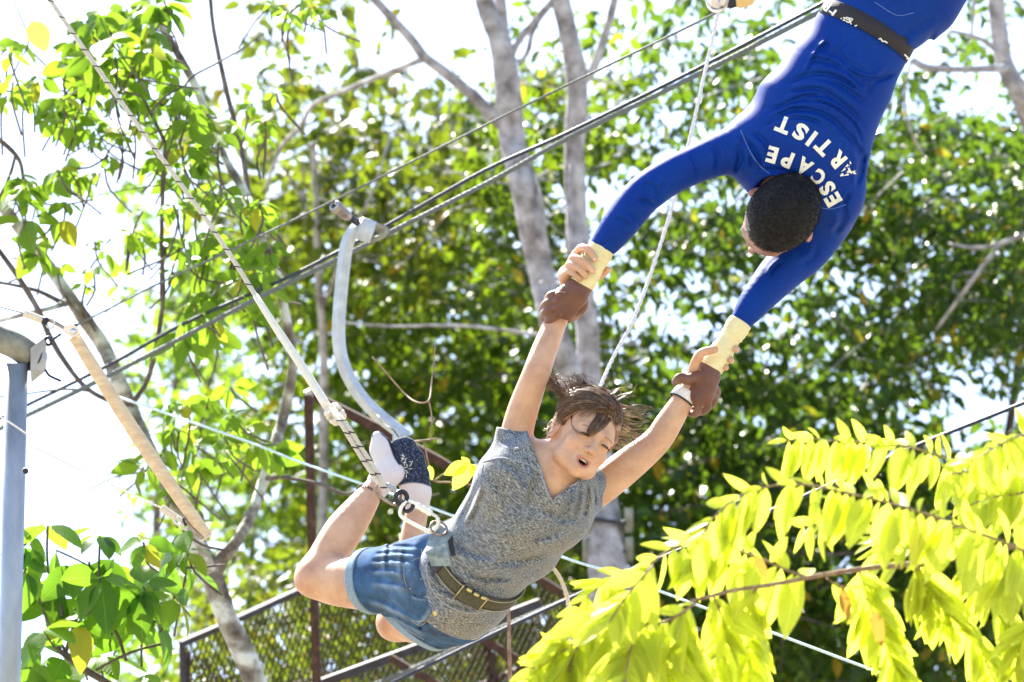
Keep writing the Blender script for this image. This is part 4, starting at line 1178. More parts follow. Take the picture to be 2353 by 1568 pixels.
# bust
shirt += [ell(Q(1178, 1160, .15), np.eye(3), (.055, .055, .05), .05), ell(Q(1255, 1200, .14), np.eye(3), (.050, .050, .048), .05)]
# neckline: a V cut through the cloth
def vneck(p):
    u, v, z = UVZ_arr(p)
    a, b, c = np.array([1232, 1046.]), np.array([1270, 1150.]), np.array([1330, 1102.])
    def half(p0, p1):
        dx, dy = p1-p0; L = math.hypot(dx, dy)
        return ((u-p0[0])*dy-(v-p0[1])*dx)/L
    d = np.maximum(-half(a, b)*-1*-1, -half(b, c)*-1*-1)
    d1 = half(a, b); d2 = half(b, c)
    # inside the V: right of a-b and above b-c
    m = np.minimum(d1, d2)
    return -m*px          # negative inside
def shirt_post(p, d):
    vn_ = vneck(p)
    u, v, z = UVZ_arr(p)
    cut = np.maximum(vn_, .06-z+.0*z)          # only the front half
    top = np.linalg.norm(p-Q(1262, 1072, .14), axis=1)-.064
    cut = np.minimum(np.where(z > .02, cut, .1), top)
    return np.maximum(d, -cut)
sh_f = [fold(q, dp, sg) for q, dp, sg in [
    ([(1235, 1075), (1225, 1120), (1210, 1165)], .004, 7), ([(1335, 1110), (1330, 1150), (1318, 1190)], .006, 7), ([(1350, 1105), (1348, 1150), (1338, 1195)], .005, 6),
    ([(1318, 1125), (1300, 1170), (1270, 1210)], .004, 8), ([(1105, 1100), (1080, 1160), (1050, 1215)], .0015, 7),
    ([(1120, 1110), (1100, 1165), (1075, 1215)], .003, 6), ([(1030, 1240), (1080, 1270), (1150, 1285)], .004, 8), ([(1060, 1310), (1110, 1330), (1180, 1330)], .004, 6),
    ([(985, 1305), (1020, 1345), (1075, 1375)], .005, 6), ([(990, 1340), (1030, 1362), (1090, 1388), (1140, 1385)], .006, 6), ([(1130, 1290), (1190, 1290), (1260, 1270)], .004, 9),
    ([(1150, 1010), (1180, 1022), (1215, 1018)], .002, 5), ([(1222, 985), (1232, 1025), (1246, 1070)], .007, 7), ([(1150, 1060), (1190, 1085), (1225, 1130)], .004, 7), ([(1120, 1090), (1150, 1130), (1170, 1180)], .003, 8), ([(1240, 1170), (1290, 1190), (1330, 1195)], .004, 8), ([(1215, 1240), (1260, 1235), (1300, 1215)], .003, 7), ([(1360, 1110), (1366, 1140), (1368, 1165)], .003, 4), ([(1030, 1385), (1080, 1398), (1130, 1395)], .004, 5)]]
sdisp = cloth_disp(sh_f, .0014, 17, 3)
def sf(p): return field(shirt, p, sdisp, shirt_post)
# heathered knit: short streaks, run along the body
m_sh, t_, b_ = mat('heather_jersey')
tc_ = t_.nodes.new('ShaderNodeTexCoord')
ang = math.atan2(TW[2], TW[0])-.12
mp_ = t_.nodes.new('ShaderNodeMapping'); mp_.inputs['Rotation'].default_value = (0, ang, 0); t_.links.new(tc_.outputs['Object'], mp_.inputs[0])
mp2_ = t_.nodes.new('ShaderNodeMapping'); mp2_.inputs['Scale'].default_value = (62, 500, 500); t_.links.new(mp_.outputs[0], mp2_.inputs[0])
n1_ = N(t_, 'ShaderNodeTexNoise'); n1_.inputs['Scale'].default_value = 1; n1_.inputs['Detail'].default_value = 3; n1_.inputs['Roughness'].default_value = .65
n1_.inputs['Distortion'].default_value = .4
t_.links.new(mp2_.outputs[0], n1_.inputs['Vector'])
r1_ = ramp(t_, n1_.outputs['Fac'], [(.34, (.018, .022, .035)), (.47, (.085, .092, .11)), (.53, (.20, .205, .21)), (.66, (.42, .42, .41))])
n2_ = noise_tex(t_, 11, 2); r2_ = ramp(t_, n2_.outputs['Fac'], [(.35, (.78, .92, 1.12)), (.65, (1.05, 1.0, .86))])
mx_ = N(t_, 'ShaderNodeMix', data_type='RGBA', blend_type='MULTIPLY'); mx_.inputs['Factor'].default_value = 1
t_.links.new(r1_.outputs[0], mx_.inputs['A']); t_.links.new(r2_.outputs[0], mx_.inputs['B']); t_.links.new(mx_.outputs['Result'], b_.inputs['Base Color'])
b_.inputs['Roughness'].default_value = .85; b_.inputs['Sheen Weight'].default_value = .15; bump(t_, b_, n1_.outputs['Fac'], .35, .0015)
tl = np.array([Q(t[0], t[1], t[2]) for t in torso]+[Q(1184, 990, .14), Q(1380, 1124, .1)])
shirt_o = sdf_mesh('t_shirt', [(tl.min(0)-.17, tl.max(0)+.17, .0034, None)], sf, m_sh, W)
tree_sh = bvh_of(shirt_o)
# seams
def seam(tree, pts, r, name, m_, parent, lift=.0, n=8, flat=.5):
    A = catmull(np.array([[u, v, 0] for u, v in pts], float), n)
    out = [on_surface(tree, u, v, lift) for u, v, _ in A]
    out = [o for o in out if o is not None]
    if len(out) > 2: MB().tube(np.array(out), r, 6).build(name, m_, parent)
M['seam_grey'] = simple('seam_thread', [(.3, (.20, .21, .24)), (.7, (.34, .35, .38))], 220, .8, bst=.3)
seam(tree_sh, [(1108, 1062), (1150, 1052), (1178, 1058), (1210, 1066), (1236, 1080)], .0016, 'seam', M['seam_grey'], W)
seam(tree_sh, [(1112, 1064), (1100, 1110), (1078, 1160), (1050, 1215)], .0011, 'seam', M['seam_grey'], W)
seam(tree_sh, [(1338, 1108), (1352, 1140), (1356, 1180), (1352, 1205)], .0012, 'seam', M['seam_grey'], W)
seam(tree_sh, [(1240, 1068), (1250, 1110), (1268, 1148), (1300, 1125), (1328, 1108)], .0022, 'neckband', M['seam_grey'], W)
seam(tree_sh, [(980, 1300), (985, 1335), (1005, 1372), (1040, 1398), (1085, 1410), (1130, 1402)], .0018, 'hem', M['seam_grey'], W)

# ---- denim shorts
wl = plane(Q(1052, 1330, -.09), TA)
cR = plane(Q(846, 1340, -.26), unit(thR[2]-thR[0])); cLn = unit(S3(-.50, -.84, -.2)); cL = plane(Q(962, 1452, -.30), cLn)
def shorts_prims(inf, cr=(cR,), cl=(cL,)):
    return [ec(Q(1075, 1300, -.06), Q(1030, 1348, -.11), unit(S3(.74, -.67, 0)), .119+inf, .121+inf, .100+inf, .104+inf, .03, clip=[wl]),
            ec(Q(1030, 1348, -.11), Q(985, 1356, -.15), unit(S3(.65, -.76, 0)), .119+inf, .114+inf, .100+inf, .098+inf, .04, clip=[wl]),
            rc(Q(985, 1318, -.14), Q(830, 1338, -.27), .092+inf, .078+inf, .035, clip=list(cr)),
            rc(Q(1062, 1398, -.14), Q(930, 1434, -.34), .086+inf, .082+inf, .03, clip=[wl]+list(cl))]
fs = [fold(q, dp, sg) for q, dp, sg in [
    ([(868, 1262), (905, 1256), (965, 1258)], .0030, 4), ([(858, 1274), (905, 1268), (960, 1272)], .0035, 4), ([(852, 1290), (900, 1285), (955, 1290)], .0035, 5), ([(848, 1308), (890, 1306), (935, 1314)], .003, 5),
    ([(850, 1330), (900, 1335), (945, 1345)], .003, 7), ([(900, 1245), (890, 1280), (892, 1320)], .003, 5), ([(850, 1368), (900, 1388), (960, 1420)], .0028, 7),
    ([(900, 1405), (945, 1432), (985, 1452)], .0025, 6), ([(1000, 1400), (985, 1425), (962, 1445)], .004, 5), ([(930, 1260), (925, 1300), (930, 1340)], .002, 5),
    ([(945, 1365), (965, 1372), (985, 1372)], .003, 3), ([(1080, 1400), (1075, 1425), (1085, 1445)], .003, 4)]]
fdisp = cloth_disp(fs, .0022, 34, 5)
sprims = shorts_prims(0)
def shf(p): return field(sprims, p, fdisp)
def denim_paint(p, g):
    u, v, z = UVZ_arr(p)
    c = np.tile(np.array([.040, .118, .275]), (len(p), 1))
    c = put(c, .12+.5*np.exp(-(((u-925)/55)**2+((v-1335)/70)**2))+.25*np.exp(-(((u-1010)/50)**2+((v-1445)/30)**2)), (.12, .22, .36))
    e = 0
    for q in fs: e = e+np.clip(-q(u, v)/.004, 0, 1)
    return put(c, .6*np.clip(e, 0, 1), (.30, .44, .58))      # wear on raised creases
m_den = tint_mat('denim', .9, 0, .9, 700, .15, .5)
pl = np.array([Q(1075, 1300, -.06), Q(830, 1338, -.27), Q(930, 1434, -.34), Q(1062, 1398, -.14)])
sh_o = sdf_mesh('denim_shorts', [(pl.min(0)-.15, pl.max(0)+.15, .0034, None)], shf, m_den, W, denim_paint)
tree_d = bvh_of(sh_o)
wb1 = plane(Q(1052, 1330, -.09)-TA*.030, -TA)
wbp = [ec(Q(1075, 1300, -.06), Q(1030, 1348, -.11), unit(S3(.74, -.67, 0)), .1225, .1245, .1035, .1075, .03, clip=[plane(Q(1052, 1330, -.09)+TA*.002, TA), wb1]),
       ec(Q(1030, 1348, -.11), Q(985, 1356, -.15), unit(S3(.65, -.76, 0)), .1225, .1175, .1035, .1015, .04, clip=[plane(Q(1052, 1330, -.09)+TA*.002, TA), wb1])]
wbo = sdf_mesh('waistband', [(pl.min(0)-.15, pl.max(0)+.15, .0030, None)], lambda p: field(wbp, p, fdisp), m_den, W, denim_paint)
tree_wb = bvh_of(wbo)
# rolled cuffs
cR2 = plane(Q(864, 1338, -.248), -unit(thR[2]-thR[0])); cL2 = plane(Q(962, 1452, -.30)-cLn*.017, -cLn)
cR3 = plane(Q(844, 1340, -.262), unit(thR[2]-thR[0])); cL3 = plane(Q(962, 1452, -.30)+cLn*.002, cLn)
cuffp = [rc(Q(985, 1318, -.14), Q(830, 1338, -.27), .0955, .0815, .03, clip=[cR2, cR3])]
def cuf(p): return field(cuffp, p, fdisp)
M['denim_pale'] = simple('denim_inside', [(.35, (.15, .23, .31)), (.65, (.26, .35, .42))], 300, .9, bst=.4)
sdf_mesh('cuff', [(pl.min(0)-.15, pl.max(0)+.15, .0032, None)], cuf, M['denim_pale'], W)
cuffq = [rc(Q(1062, 1398, -.14), Q(930, 1434, -.34), .0895, .0855, .03, clip=[cL2, cL3])]
def cuf2(p): return field(cuffq, p, fdisp)
sdf_mesh('cuff', [(pl.min(0)-.15, pl.max(0)+.15, .0032, None)], cuf2, M['denim_pale'], W)
M['stitch'] = simple('gold_stitching', [(.3, (.30, .27, .18)), (.7, (.45, .42, .32))], 200, .8, bst=.2)
for pts in ([(982, 1310), (988, 1350), (1010, 1388), (1050, 1412), (1100, 1418), (1138, 1402)], [(968, 1262), (975, 1300), (982, 1345), (1003, 1392), (1045, 1424), (1100, 1430), (1136, 1412)],
            [(935, 1352), (952, 1362), (962, 1375), (985, 1375)], [(928, 1300), (930, 1335), (940, 1358)], [(1052, 1432), (1058, 1446), (1078, 1452)], [(1008, 1404), (995, 1418), (965, 1428), (945, 1426)],
            [(870, 1412), (920, 1440), (975, 1470)], [(945, 1290), (965, 1283), (978, 1300)], [(1000, 1400), (970, 1436), (948, 1430)]):
    seam(tree_d, pts, .0009, 'stitching', M['stitch'], W, .0003)
# pocket, fly button, rivets
for (u, v, r) in ((1000, 1408, .0085), (943, 1312, .0018), (968, 1332, .0018), (944, 1353, .0018)):
    p = on_surface(tree_wb if r > .005 else tree_d, u, v, .001)
    if p is None: p = on_surface(tree_d, u, v, .001)
    if p is not None: 
        nrm = tree_d.find_nearest(Vector(p))[1]; nrm = np.array(nrm); nrm = nrm if nrm@FW < 0 else -nrm
        MB().tube([p, p+nrm*.003, p+nrm*.004], [r, r, r*.5], 12).build('button' if r > .005 else 'rivet', M['brass'], W)
for a in [((985, 1253), (992, 1275)), ((1052, 1428), (1066, 1448))]:
    A = [on_surface(tree_d, a[0][0]+(a[1][0]-a[0][0])*t, a[0][1]+(a[1][1]-a[0][1])*t, .003) for t in (0, .5, 1)]
    A = [x for x in A if x is not None]
    if len(A) == 3: MB().tube(A, .0045, 6, flat=.5).build('belt_loop', M['denim_pale'], W)

# ---- socks with dark soles
ftR = [rc(Q(871, 1112, -.47), Q(886, 1100, -.465), .0285, .029, .015), rc(Q(880, 1100, -.465), Q(906, 1086, -.45), .030, .0275, .018),
       rc(Q(893, 1082, -.46), Q(872, 1035, -.47), .0285, .022, .02), rc(Q(872, 1035, -.47), Q(868, 1006, -.47), .022, .0165, .015), rc(Q(902, 1082, -.455), Q(884, 1020, -.46), .020, .015, .02),
       rc(Q(866, 1125, -.465), Q(872, 1108, -.47), .0275, .0285, .01, clip=None)]
def frf(p): return field(ftR, p)
def sockR(p, g):
    c = np.tile(np.array([.60, .58, .63]), (len(p), 1))
    u, v, z = UVZ_arr(p)
    s = g@unit(S3(.80, .45, -.25))
    m = smooth01((s-.42)/.12)*smooth01((1072-v)/6)
    c = put(c, m, (.025, .032, .06))
    m2 = smooth01((g@unit(S3(-.9, .2, 0))-.7)/.1)*smooth01((1008-v)/5)
    return put(c, m2*.9, (.03, .04, .07))
m_sock = tint_mat('sock_knit', .9, 0, .35, 500, .2, .08)
sdf_mesh('sock', [(Q(885, 1060, -.46)-.13, Q(885, 1060, -.46)+.13, .0022, None)], frf, m_sock, W, sockR)
ftL = [rc(Q(959, 1172, -.485), Q(958, 1140, -.485), .031, .033, .015), ec(Q(957, 1128, -.475), Q(950, 1095, -.47), S3(1, -.12, 0), .036, .038, .032, .028, .02),
       ec(Q(950, 1098, -.47), Q(937, 1058, -.465), S3(1, -.3, 0), .036, .0385, .026, .024, .02), ec(Q(938, 1060, -.465), Q(926, 1028, -.465), S3(1, -.35, 0), .0385, .031, .024, .020, .02),
       ell(Q(914, 1022, -.462), np.eye(3), (.016, .016, .015), .012), ell(Q(930, 1016, -.462), np.eye(3), (.013, .013, .013), .01), ell(Q(943, 1023, -.464), np.eye(3), (.012, .012, .012), .01)]
def flf(p): return field(ftL, p)
def sockL(p, g):
    c = np.tile(np.array([.62, .58, .60]), (len(p), 1))
    u, v, z = UVZ_arr(p)
    s = g@unit(S3(.0, .05, 1))
    m = smooth01((s-.05)/.15)*smooth01((1112+.02*(u-950)**2*.3-v)/4)
    spk = (np.sin(u*1.9+2*np.sin(v*.9))*np.sin(v*1.7+1.3*np.sin(u*.8)) > .62)
    c = put(c, m, (.018, .028, .06))
    c = put(c, m*spk*.35, (.30, .34, .42))
    return c
sk = sdf_mesh('sock', [(Q(945, 1090, -.47)-.13, Q(945, 1090, -.47)+.13, .0022, None)], flf, m_sock, W, sockL)
tree_k = bvh_of(sk)
mk = MB()
def ink(tree, mb, pts, r=.001, lift=.0006):
    A = [on_surface(tree, u, v, lift) for u, v in pts]; A = [a for a in A if a is not None]
    if len(A) > 1: mb.tube(np.array(A), r, 4)
for pts in ([(922, 1046), (930, 1049)], [(926, 1042), (926, 1055), (922, 1060)], [(921, 1053), (931, 1055)], [(934, 1052), (931, 1060)], [(925, 1064), (934, 1062)], [(930, 1060), (929, 1071)], [(934, 1066), (937, 1074)],
            [(926, 1076), (935, 1074)], [(929, 1080), (936, 1084)], [(941, 1062), (948, 1060), (945, 1067), (941, 1072)], [(940, 1078), (947, 1077)], [(931, 1088), (938, 1086)], [(934, 1091), (933, 1098)]):
    ink(tree_k, mk, pts, .0009)
mk.build('sole_print', M['print'], W)
# thread anklet, wristband
ak = MB()
ca = Q(849, 1137, -.455); axs = unit(shR[4]-shR[3])
e1 = unit(np.cross(axs, SZ)); e2 = np.cross(axs, e1)
for ph in (0, math.pi):
    A = [ca+(e1*math.cos(t)+e2*math.sin(t))*(.0355)+axs*.0035*math.sin(t*13+ph) for t in np.linspace(0, 2*math.pi, 120)]
    ak.tube(A, .0011, 4, caps=False)
ak.build('anklet', M['rope_fleck'], W)
axw = unit(armL[6]-armL[5]); cw = Q(1572, 908, .078)
m_wb = MB(); e1 = unit(np.cross(axw, SZ)); e2 = np.cross(axw, e1)
ringp = lambda s, r: [cw+axw*s+(e1*math.cos(t)+e2*math.sin(t))*r for t in np.linspace(0, 2*math.pi, 25)[:-1]]
vv = ringp(-.012, .0278)+ringp(-.010, .0295)+ringp(.010, .0275)+ringp(.012, .026)
m_wb.add(vv, [(i*24+k, i*24+(k+1) % 24, (i+1)*24+(k+1) % 24, (i+1)*24+k) for i in range(3) for k in range(24)])
m_wb.build('wristband', M['rope_white'], W)
MB().torus(cw-axw*.014, axw, .0292, .0022, 24, 6).build('hair_tie', M['black_web'], W)

# ================================================================= THE CATCHER
B = thing('person', 'man in blue hanging upside down, back turned, gripping the woman by the wrists', 'person', tuple(Q(1925, 200, 0)))
MW = unit(S3(.85, -.53, 0)); MAx = unit(S3(-.48, -.86, .10)); MN = np.cross(MAx, MW)
mt = [(1982, 86, .00, 114, .088), (1925, 186, .01, 117, .094), (1873, 268, .02, 135, .104), (1838, 345, .03, 146, .108), (1822, 405, .035, 118, .092)]
def mtor(inf, k=.04, clip=None):
    return [ec(Q(*a[:3]), Q(*b[:3]), MW, a[3]*px+inf, b[3]*px+inf, a[4]+inf, b[4]+inf, k, clip=clip) for a, b in zip(mt[:-1], mt[1:])]
mL = [Q(1745, 330, .02), Q(1672, 350, .05), Q(1600, 377, .06), Q(1540, 405, .07), Q(1478, 448, .08), Q(1430, 508, .09), Q(1402, 545, .09), Q(1383, 572, .09), Q(1338, 655, .09)]
mLr = [.068, .054, .046, .0455, .0465, .044, .038, .0315, .026]
mR = [Q(1905, 500, -.06), Q(1860, 570, -.05), Q(1800, 620, -.02), Q(1748, 678, .03), Q(1722, 712, .05), Q(1701, 742, .06), Q(1632, 846, .07)]
mRr = [.060, .054, .052, .0415, .034, .0275, .025]
cufL = plane(Q(1383, 570, .09), unit(mL[8]-mL[7])); cufR = plane(Q(1701, 742, .06), unit(mR[6]-mR[5]))
# head
BX = unit(S3(.78, -.62, 0)); BF = unit(S3(-.61, -.76, -.24)); BU = np.cross(BF, BX)
if BU@SZ < 0: BX = -BX; BU = np.cross(BF, BX)
BX = np.cross(BU, BF); BR = np.array([BX, BF, BU]); BC = Q(1792, 497, .09)
def HB(x, y, z): return BC+x*BX+y*BF+z*BU
mhead = head_prims(HB, BR, False, 1.04)
mhead += [rc(HB(0, -.03, -.03), Q(1832, 400, .04), .056, .062, .03)]
# hands
mhL = [rc(Q(1338, 655, .09), Q(1322, 676, .10), .026, .027, .015),
       ec(Q(1324, 672, .102), Q(1286, 706, .108), S3(.55, -.83, .15), .033, .042, .0185, .017, .015)]
mhL += fingers([([(1286, 676, .112), (1266, 680, .104), (1259, 692, .075), (1272, 704, .045), (1292, 708, .040)], .0115, .0090),
                ([(1280, 692, .114), (1258, 698, .106), (1249, 710, .075), (1262, 722, .045), (1284, 726, .038)], .0120, .0092),
                ([(1278, 708, .114), (1256, 717, .108), (1249, 727, .080), (1262, 738, .052), (1284, 742, .044)], .0118, .0090),
                ([(1284, 722, .112), (1268, 732, .112), (1259, 739, .100), (1268, 748, .076), (1284, 752, .066)], .0105, .0085),
                ([(1338, 678, .095), (1340, 702, .080), (1326, 722, .062), (1306, 734, .058)], .0135, .0100)], .0045)
mhR = [rc(Q(1632, 846, .07), Q(1625, 868, .082), .025, .026, .015),
       ec(Q(1627, 862, .085), Q(1606, 912, .092), S3(.9, -.15, .1), .029, .034, .018, .017, .015)]
mhR += fingers([([(1602, 865, .095), (1580, 873, .112), (1562, 868, .122), (1552, 878, .118)], .0145, .0100),
                ([(1632, 888, .090), (1646, 898, .070), (1640, 916, .042), (1618, 922, .030)], .0118, .0092),
                ([(1628, 902, .092), (1640, 918, .072), (1628, 934, .045), (1606, 934, .034)], .0118, .0092),
                ([(1618, 914, .094), (1626, 934, .080), (1612, 946, .055), (1592, 942, .042)], .0115, .0090),
                ([(1602, 920, .094), (1604, 942, .086), (1594, 952, .068), (1580, 944, .052)], .0105, .0085)], .0045)
for (u, v, z), (u2, v2, z2) in (((1320, 672, .118), (1284, 678, .127)), ((1320, 677, .119), (1279, 693, .129)), ((1321, 682, .118), (1277, 708, .129)), ((1322, 688, .114), (1283, 722, .126)),
                           ((1622, 868, .098), (1602, 868, .105)), ((1628, 870, .099), (1631, 889, .106)), ((1627, 872, .100), (1626, 903, .108)), ((1624, 872, .100), (1615, 913, .109)), ((1620, 872, .098), (1601, 918, .108))):
    mhL.append(rc(Q(u, v, z), Q(u2, v2, z2), .0022, .0050, .006)); mhL.append(ell(Q(u2, v2, z2-.003), np.eye(3), (.0085, .0085, .007), .006))
mskin = mtor(-.016)+chain(mL, np.array(mLr)-np.array([.014]*7+[.006, .004]), .02)+chain(mR, np.array(mRr)-np.array([.014]*5+[.006, .004]), .02)+mhead+mhL+mhR
def mfn(p): return field(mskin, p)
def mpaint(p, g):
    c = np.tile(np.array([.175, .080, .052]), (len(p), 1))
    q = (p-BC)@BR.T
    hd = np.linalg.norm(q, axis=1) < .15
    c = put(c, hd*.9, (.36, .20, .14))
    ear = hd & (np.abs(q[:, 0]) > .072) & (np.abs(q[:, 2]) < .035)
    c = put(c, ear*.6, (.50, .20, .13))
    for u, v, z in ((1284, 678, .12), (1279, 693, .12), (1277, 708, .12), (1283, 722, .12), (1631, 889, .1), (1626, 903, .1), (1615, 913, .1), (1601, 918, .1)):
        d = np.linalg.norm(p-Q(u, v, z), axis=1); c = put(c, .45*np.exp(-(d/.009)**2), (.09, .038, .026))
    # chalk rubbed over the knuckles
    for u, v, z in ((1255, 690, .1), (1252, 722, .1), (1262, 742, .09), (1322, 734, .07), (1550, 876, .12), (1600, 940, .08)):
        d = np.linalg.norm(p-Q(u, v, z), axis=1)
        c = put(c, .55*np.exp(-(d/.014)**2), (.42, .33, .28))
    return c
m_dk = tint_mat('skin_brown', .5, .06, .22, 240, .35, .3)
hcm = BC; hLm, hRm = Q(1292, 705, .08), Q(1606, 905, .08)
allm = np.array(mL+mR+[BC, Q(1980, 80, 0)])
specs = [(*bb(hcm, .15), .0026, keep_near(hcm, .15)), (*bb(hLm, .075), .0019, keep_near(hLm, .075)), (*bb(hRm, .075), .0019, keep_near(hRm, .075)),
         (allm.min(0)-.15, allm.max(0)+.15, .0052, keep_far([(hcm, .15), (hLm, .075), (hRm, .075)]))]
sdf_mesh('body', specs, mfn, m_dk, B, mpaint)
# short black hair
mhp = [ell(HB(0, -.018, .040), BR, (.0815, .102, .096), .01), ell(HB(0, -.06, -.01), BR, (.064, .052, .055), .02)]
cutm = plane(HB(0, .067, .045), -(BU*.40-BF*.90)); cutn = plane(HB(0, -.06, -.035), -(BU*.95-BF*.3))
def mhair(p):
    q = (p-BC)@BR.T
    d = field(mhp, p)
    d = d+.0006*np.sin(q[:, 0]*900)*np.sin(q[:, 1]*800)
    side = np.minimum((q[:, 1]-.012)*1.0, .012-q[:, 2])      # clear of the ears
    return np.maximum(np.maximum(d, cutm(p)+.003*np.sin(q[:, 0]*120)), cutn(p))
M['hair_black'] = simple('hair_black', [(.35, (.002, .002, .003)), (.65, (.008, .007, .008))], 300, .55, bst=.8, bd=.002, detail=6, spec=.25)
hm = sdf_mesh('hair', [(BC-.14, BC+.14, .0026, None)], mhair, M['hair_black'], B)
tv = bvh_of(hm); hs_ = MB()
for i in range(5200):
    d = rvec(1)[0]; d[2] = abs(d[2])*1.2-.2; d = unit(d)
    p0 = HB(*(np.array([0, -.018, .040])+d*np.array([.0815, .102, .096])))
    h = tv.find_nearest(Vector(p0))
    if h[0] is None or h[3] > .006: continue
    p = np.array(h[0]); n = np.array(h[1])
    if n@(p-HB(0, -.018, .04)) < 0: n = -n
    q = (p-BC)@BR.T
    sw = BF*1.0+BX*(q[0]*6)+np.cross(n, BU)*.5
    sw = unit(sw-n*(sw@n))
    t = sw*.9+n*.45+rng.normal(size=3)*.16
    hs_.tube([p-n*.0005, p+t*.003, p+t*.0048+sw*.0015], [.00045, .00035, .00015], 3, caps=False)
hs_.build('hair_stubble', M['hair_black'], B, kind='stuff')

# ---- blue long-sleeved shirt
mw_plane = plane(Q(1984, 84, 0), -MAx)
ms = mtor(.002, .04, clip=[mw_plane])
ms += chain(mL, mLr, .035, clip=[cufL])+chain(mR, mRr, .035, clip=[cufR])
ms += [rc(Q(1760, 350, .02), Q(1890, 465, -.01), .080, .078, .05), ell(Q(1925, 440, .02), np.eye(3), (.062, .062, .07), .05)]
fm = [fold(q, dp, sg) for q, dp, sg in [
    ([(1790, 245), (1850, 222), (1900, 222), (1955, 255), (1990, 300)], .0045, 6), ([(1760, 280), (1820, 254), (1880, 258), (1930, 290), (1965, 345)], .0045, 6),
    ([(1755, 268), (1810, 238), (1870, 238), (1930, 262)], .003, 4), ([(1800, 200), (1850, 180), (1905, 182), (1960, 215), (2000, 250)], .004, 8),
    ([(1800, 215), (1830, 208), (1880, 205), (1940, 235)], .0035, 5), ([(1860, 110), (1900, 118), (1960, 150), (2010, 180)], .003, 7), ([(1845, 145), (1890, 140), (1950, 165), (2010, 215)], .004, 7), ([(1725, 300), (1760, 330), (1770, 380)], .004, 7), ([(1640, 330), (1650, 360), (1645, 400)], .003, 7), ([(1585, 350), (1600, 380), (1605, 410)], .0025, 6), ([(1440, 480), (1460, 500), (1475, 520)], .0025, 6), ([(1930, 480), (1935, 510), (1915, 540)], .004, 7), ([(1880, 560), (1870, 590), (1840, 610)], .003, 7), ([(1912, 85), (1890, 125), (1868, 165)], .002, 6), ([(1940, 95), (1912, 132), (1890, 162)], .002, 7),
    ([(1970, 330), (1980, 370), (1975, 420)], .004, 7), ([(1945, 300), (1968, 340), (1978, 390)], .003, 6), ([(1700, 300), (1720, 350), (1735, 395)], .003, 6),
    ([(1712, 385), (1700, 350), (1706, 320)], .004, 7), ([(1500, 470), (1520, 440), (1530, 410)], .0025, 7), ([(1476, 480), (1488, 450), (1488, 420)], .0025, 6),
    ([(1730, 395), (1790, 392), (1850, 412), (1890, 450)], .004, 6), ([(1755, 250), (1800, 246), (1840, 256)], .002, 4), ([(2050, 160), (2010, 190), (1985, 225)], .003, 7)]]
fm += [fold(q, dp, sg) for q, dp, sg in [
    ([(1905, 95), (1880, 120), (1850, 175)], .004, 4), ([(1925, 105), (1950, 160), (1990, 210)], .003, 5), ([(1815, 190), (1870, 170), (1930, 180), (2000, 225)], .005, 4), ([(1770, 262), (1830, 232), (1900, 238), (1960, 280), (1985, 340)], .005, 3.5),
    ([(1740, 300), (1790, 275), (1850, 272), (1900, 290)], .003, 4), ([(1712, 320), (1735, 350), (1752, 390)], .005, 5), ([(1690, 400), (1700, 370), (1715, 345)], .005, 5), ([(1520, 440), (1500, 425), (1480, 418)], .003, 4),
    ([(1505, 470), (1485, 462), (1460, 455)], .0035, 4), ([(1450, 520), (1430, 505), (1412, 500)], .0025, 4), ([(1800, 600), (1780, 615), (1765, 640)], .003, 4), ([(1955, 440), (1940, 470), (1945, 510)], .005, 5),
    ([(1990, 350), (1975, 385), (1970, 430)], .005, 5), ([(2060, 165), (2030, 180), (1990, 180), (1955, 165)], .004, 4), ([(1400, 548), (1390, 560), (1372, 562)], .002, 4)]]
md = cloth_disp(fm, .0016, 26, 9)
nk = Q(1795, 470, .09)
def msf_post(p, d):
    return np.maximum(d, .098-np.linalg.norm((p-nk)@np.array([SX, SY, SZ*.9]).T, axis=1) if False else -(np.linalg.norm(p-HB(0, -.01, .02), axis=1)-.094))
def msf(p): return field(ms, p, md, msf_post)
m_bl, t_, b_ = mat('blue_jersey')
n_ = noise_tex(t_, 500, 4); n2_ = noise_tex(t_, 9, 4)
r_ = ramp(t_, n_.outputs['Fac'], [(.35, (.0006, .022, .19)), (.62, (.001, .036, .27)), (.78, (.012, .10, .38))])
r2_ = ramp(t_, n2_.outputs['Fac'], [(.35, (.85, .85, .9)), (.65, (1.05, 1.1, 1.0))])
mx_ = N(t_, 'ShaderNodeMix', data_type='RGBA', blend_type='MULTIPLY'); mx_.inputs['Factor'].default_value = 1
t_.links.new(r_.outputs[0], mx_.inputs['A']); t_.links.new(r2_.outputs[0], mx_.inputs['B']); t_.links.new(mx_.outputs['Result'], b_.inputs['Base Color'])
b_.inputs['Roughness'].default_value = .6; b_.inputs['Sheen Weight'].default_value = .0; b_.inputs['Specular IOR Level'].default_value = .12; b_.inputs['Sheen Tint'].default_value = (.4, .6, 1, 1)
bump(t_, b_, n_.outputs['Fac'], .25, .001)
am = np.array(mL+mR+[Q(*t[:3]) for t in mt])
so = sdf_mesh('long_sleeved_shirt', [(am.min(0)-.18, am.max(0)+.18, .0038, None)], msf, m_bl, B)
tree_b = bvh_of(so)
M['seam_blue'] = simple('blue_seam', [(.3, (.05, .10, .35)), (.7, (.09, .17, .45))], 200, .8, bst=.2)
seam(tree_b, [(1702, 300), (1722, 345), (1745, 380), (1775, 405)], .0014, 'seam', M['seam_blue'], B)
seam(tree_b, [(1885, 478), (1912, 480), (1945, 470)], .0014, 'seam', M['seam_blue'], B)
seam(tree_b, [(1735, 398), (1780, 402), (1830, 404), (1865, 430), (1888, 470)], .0022, 'collar', m_bl, B)

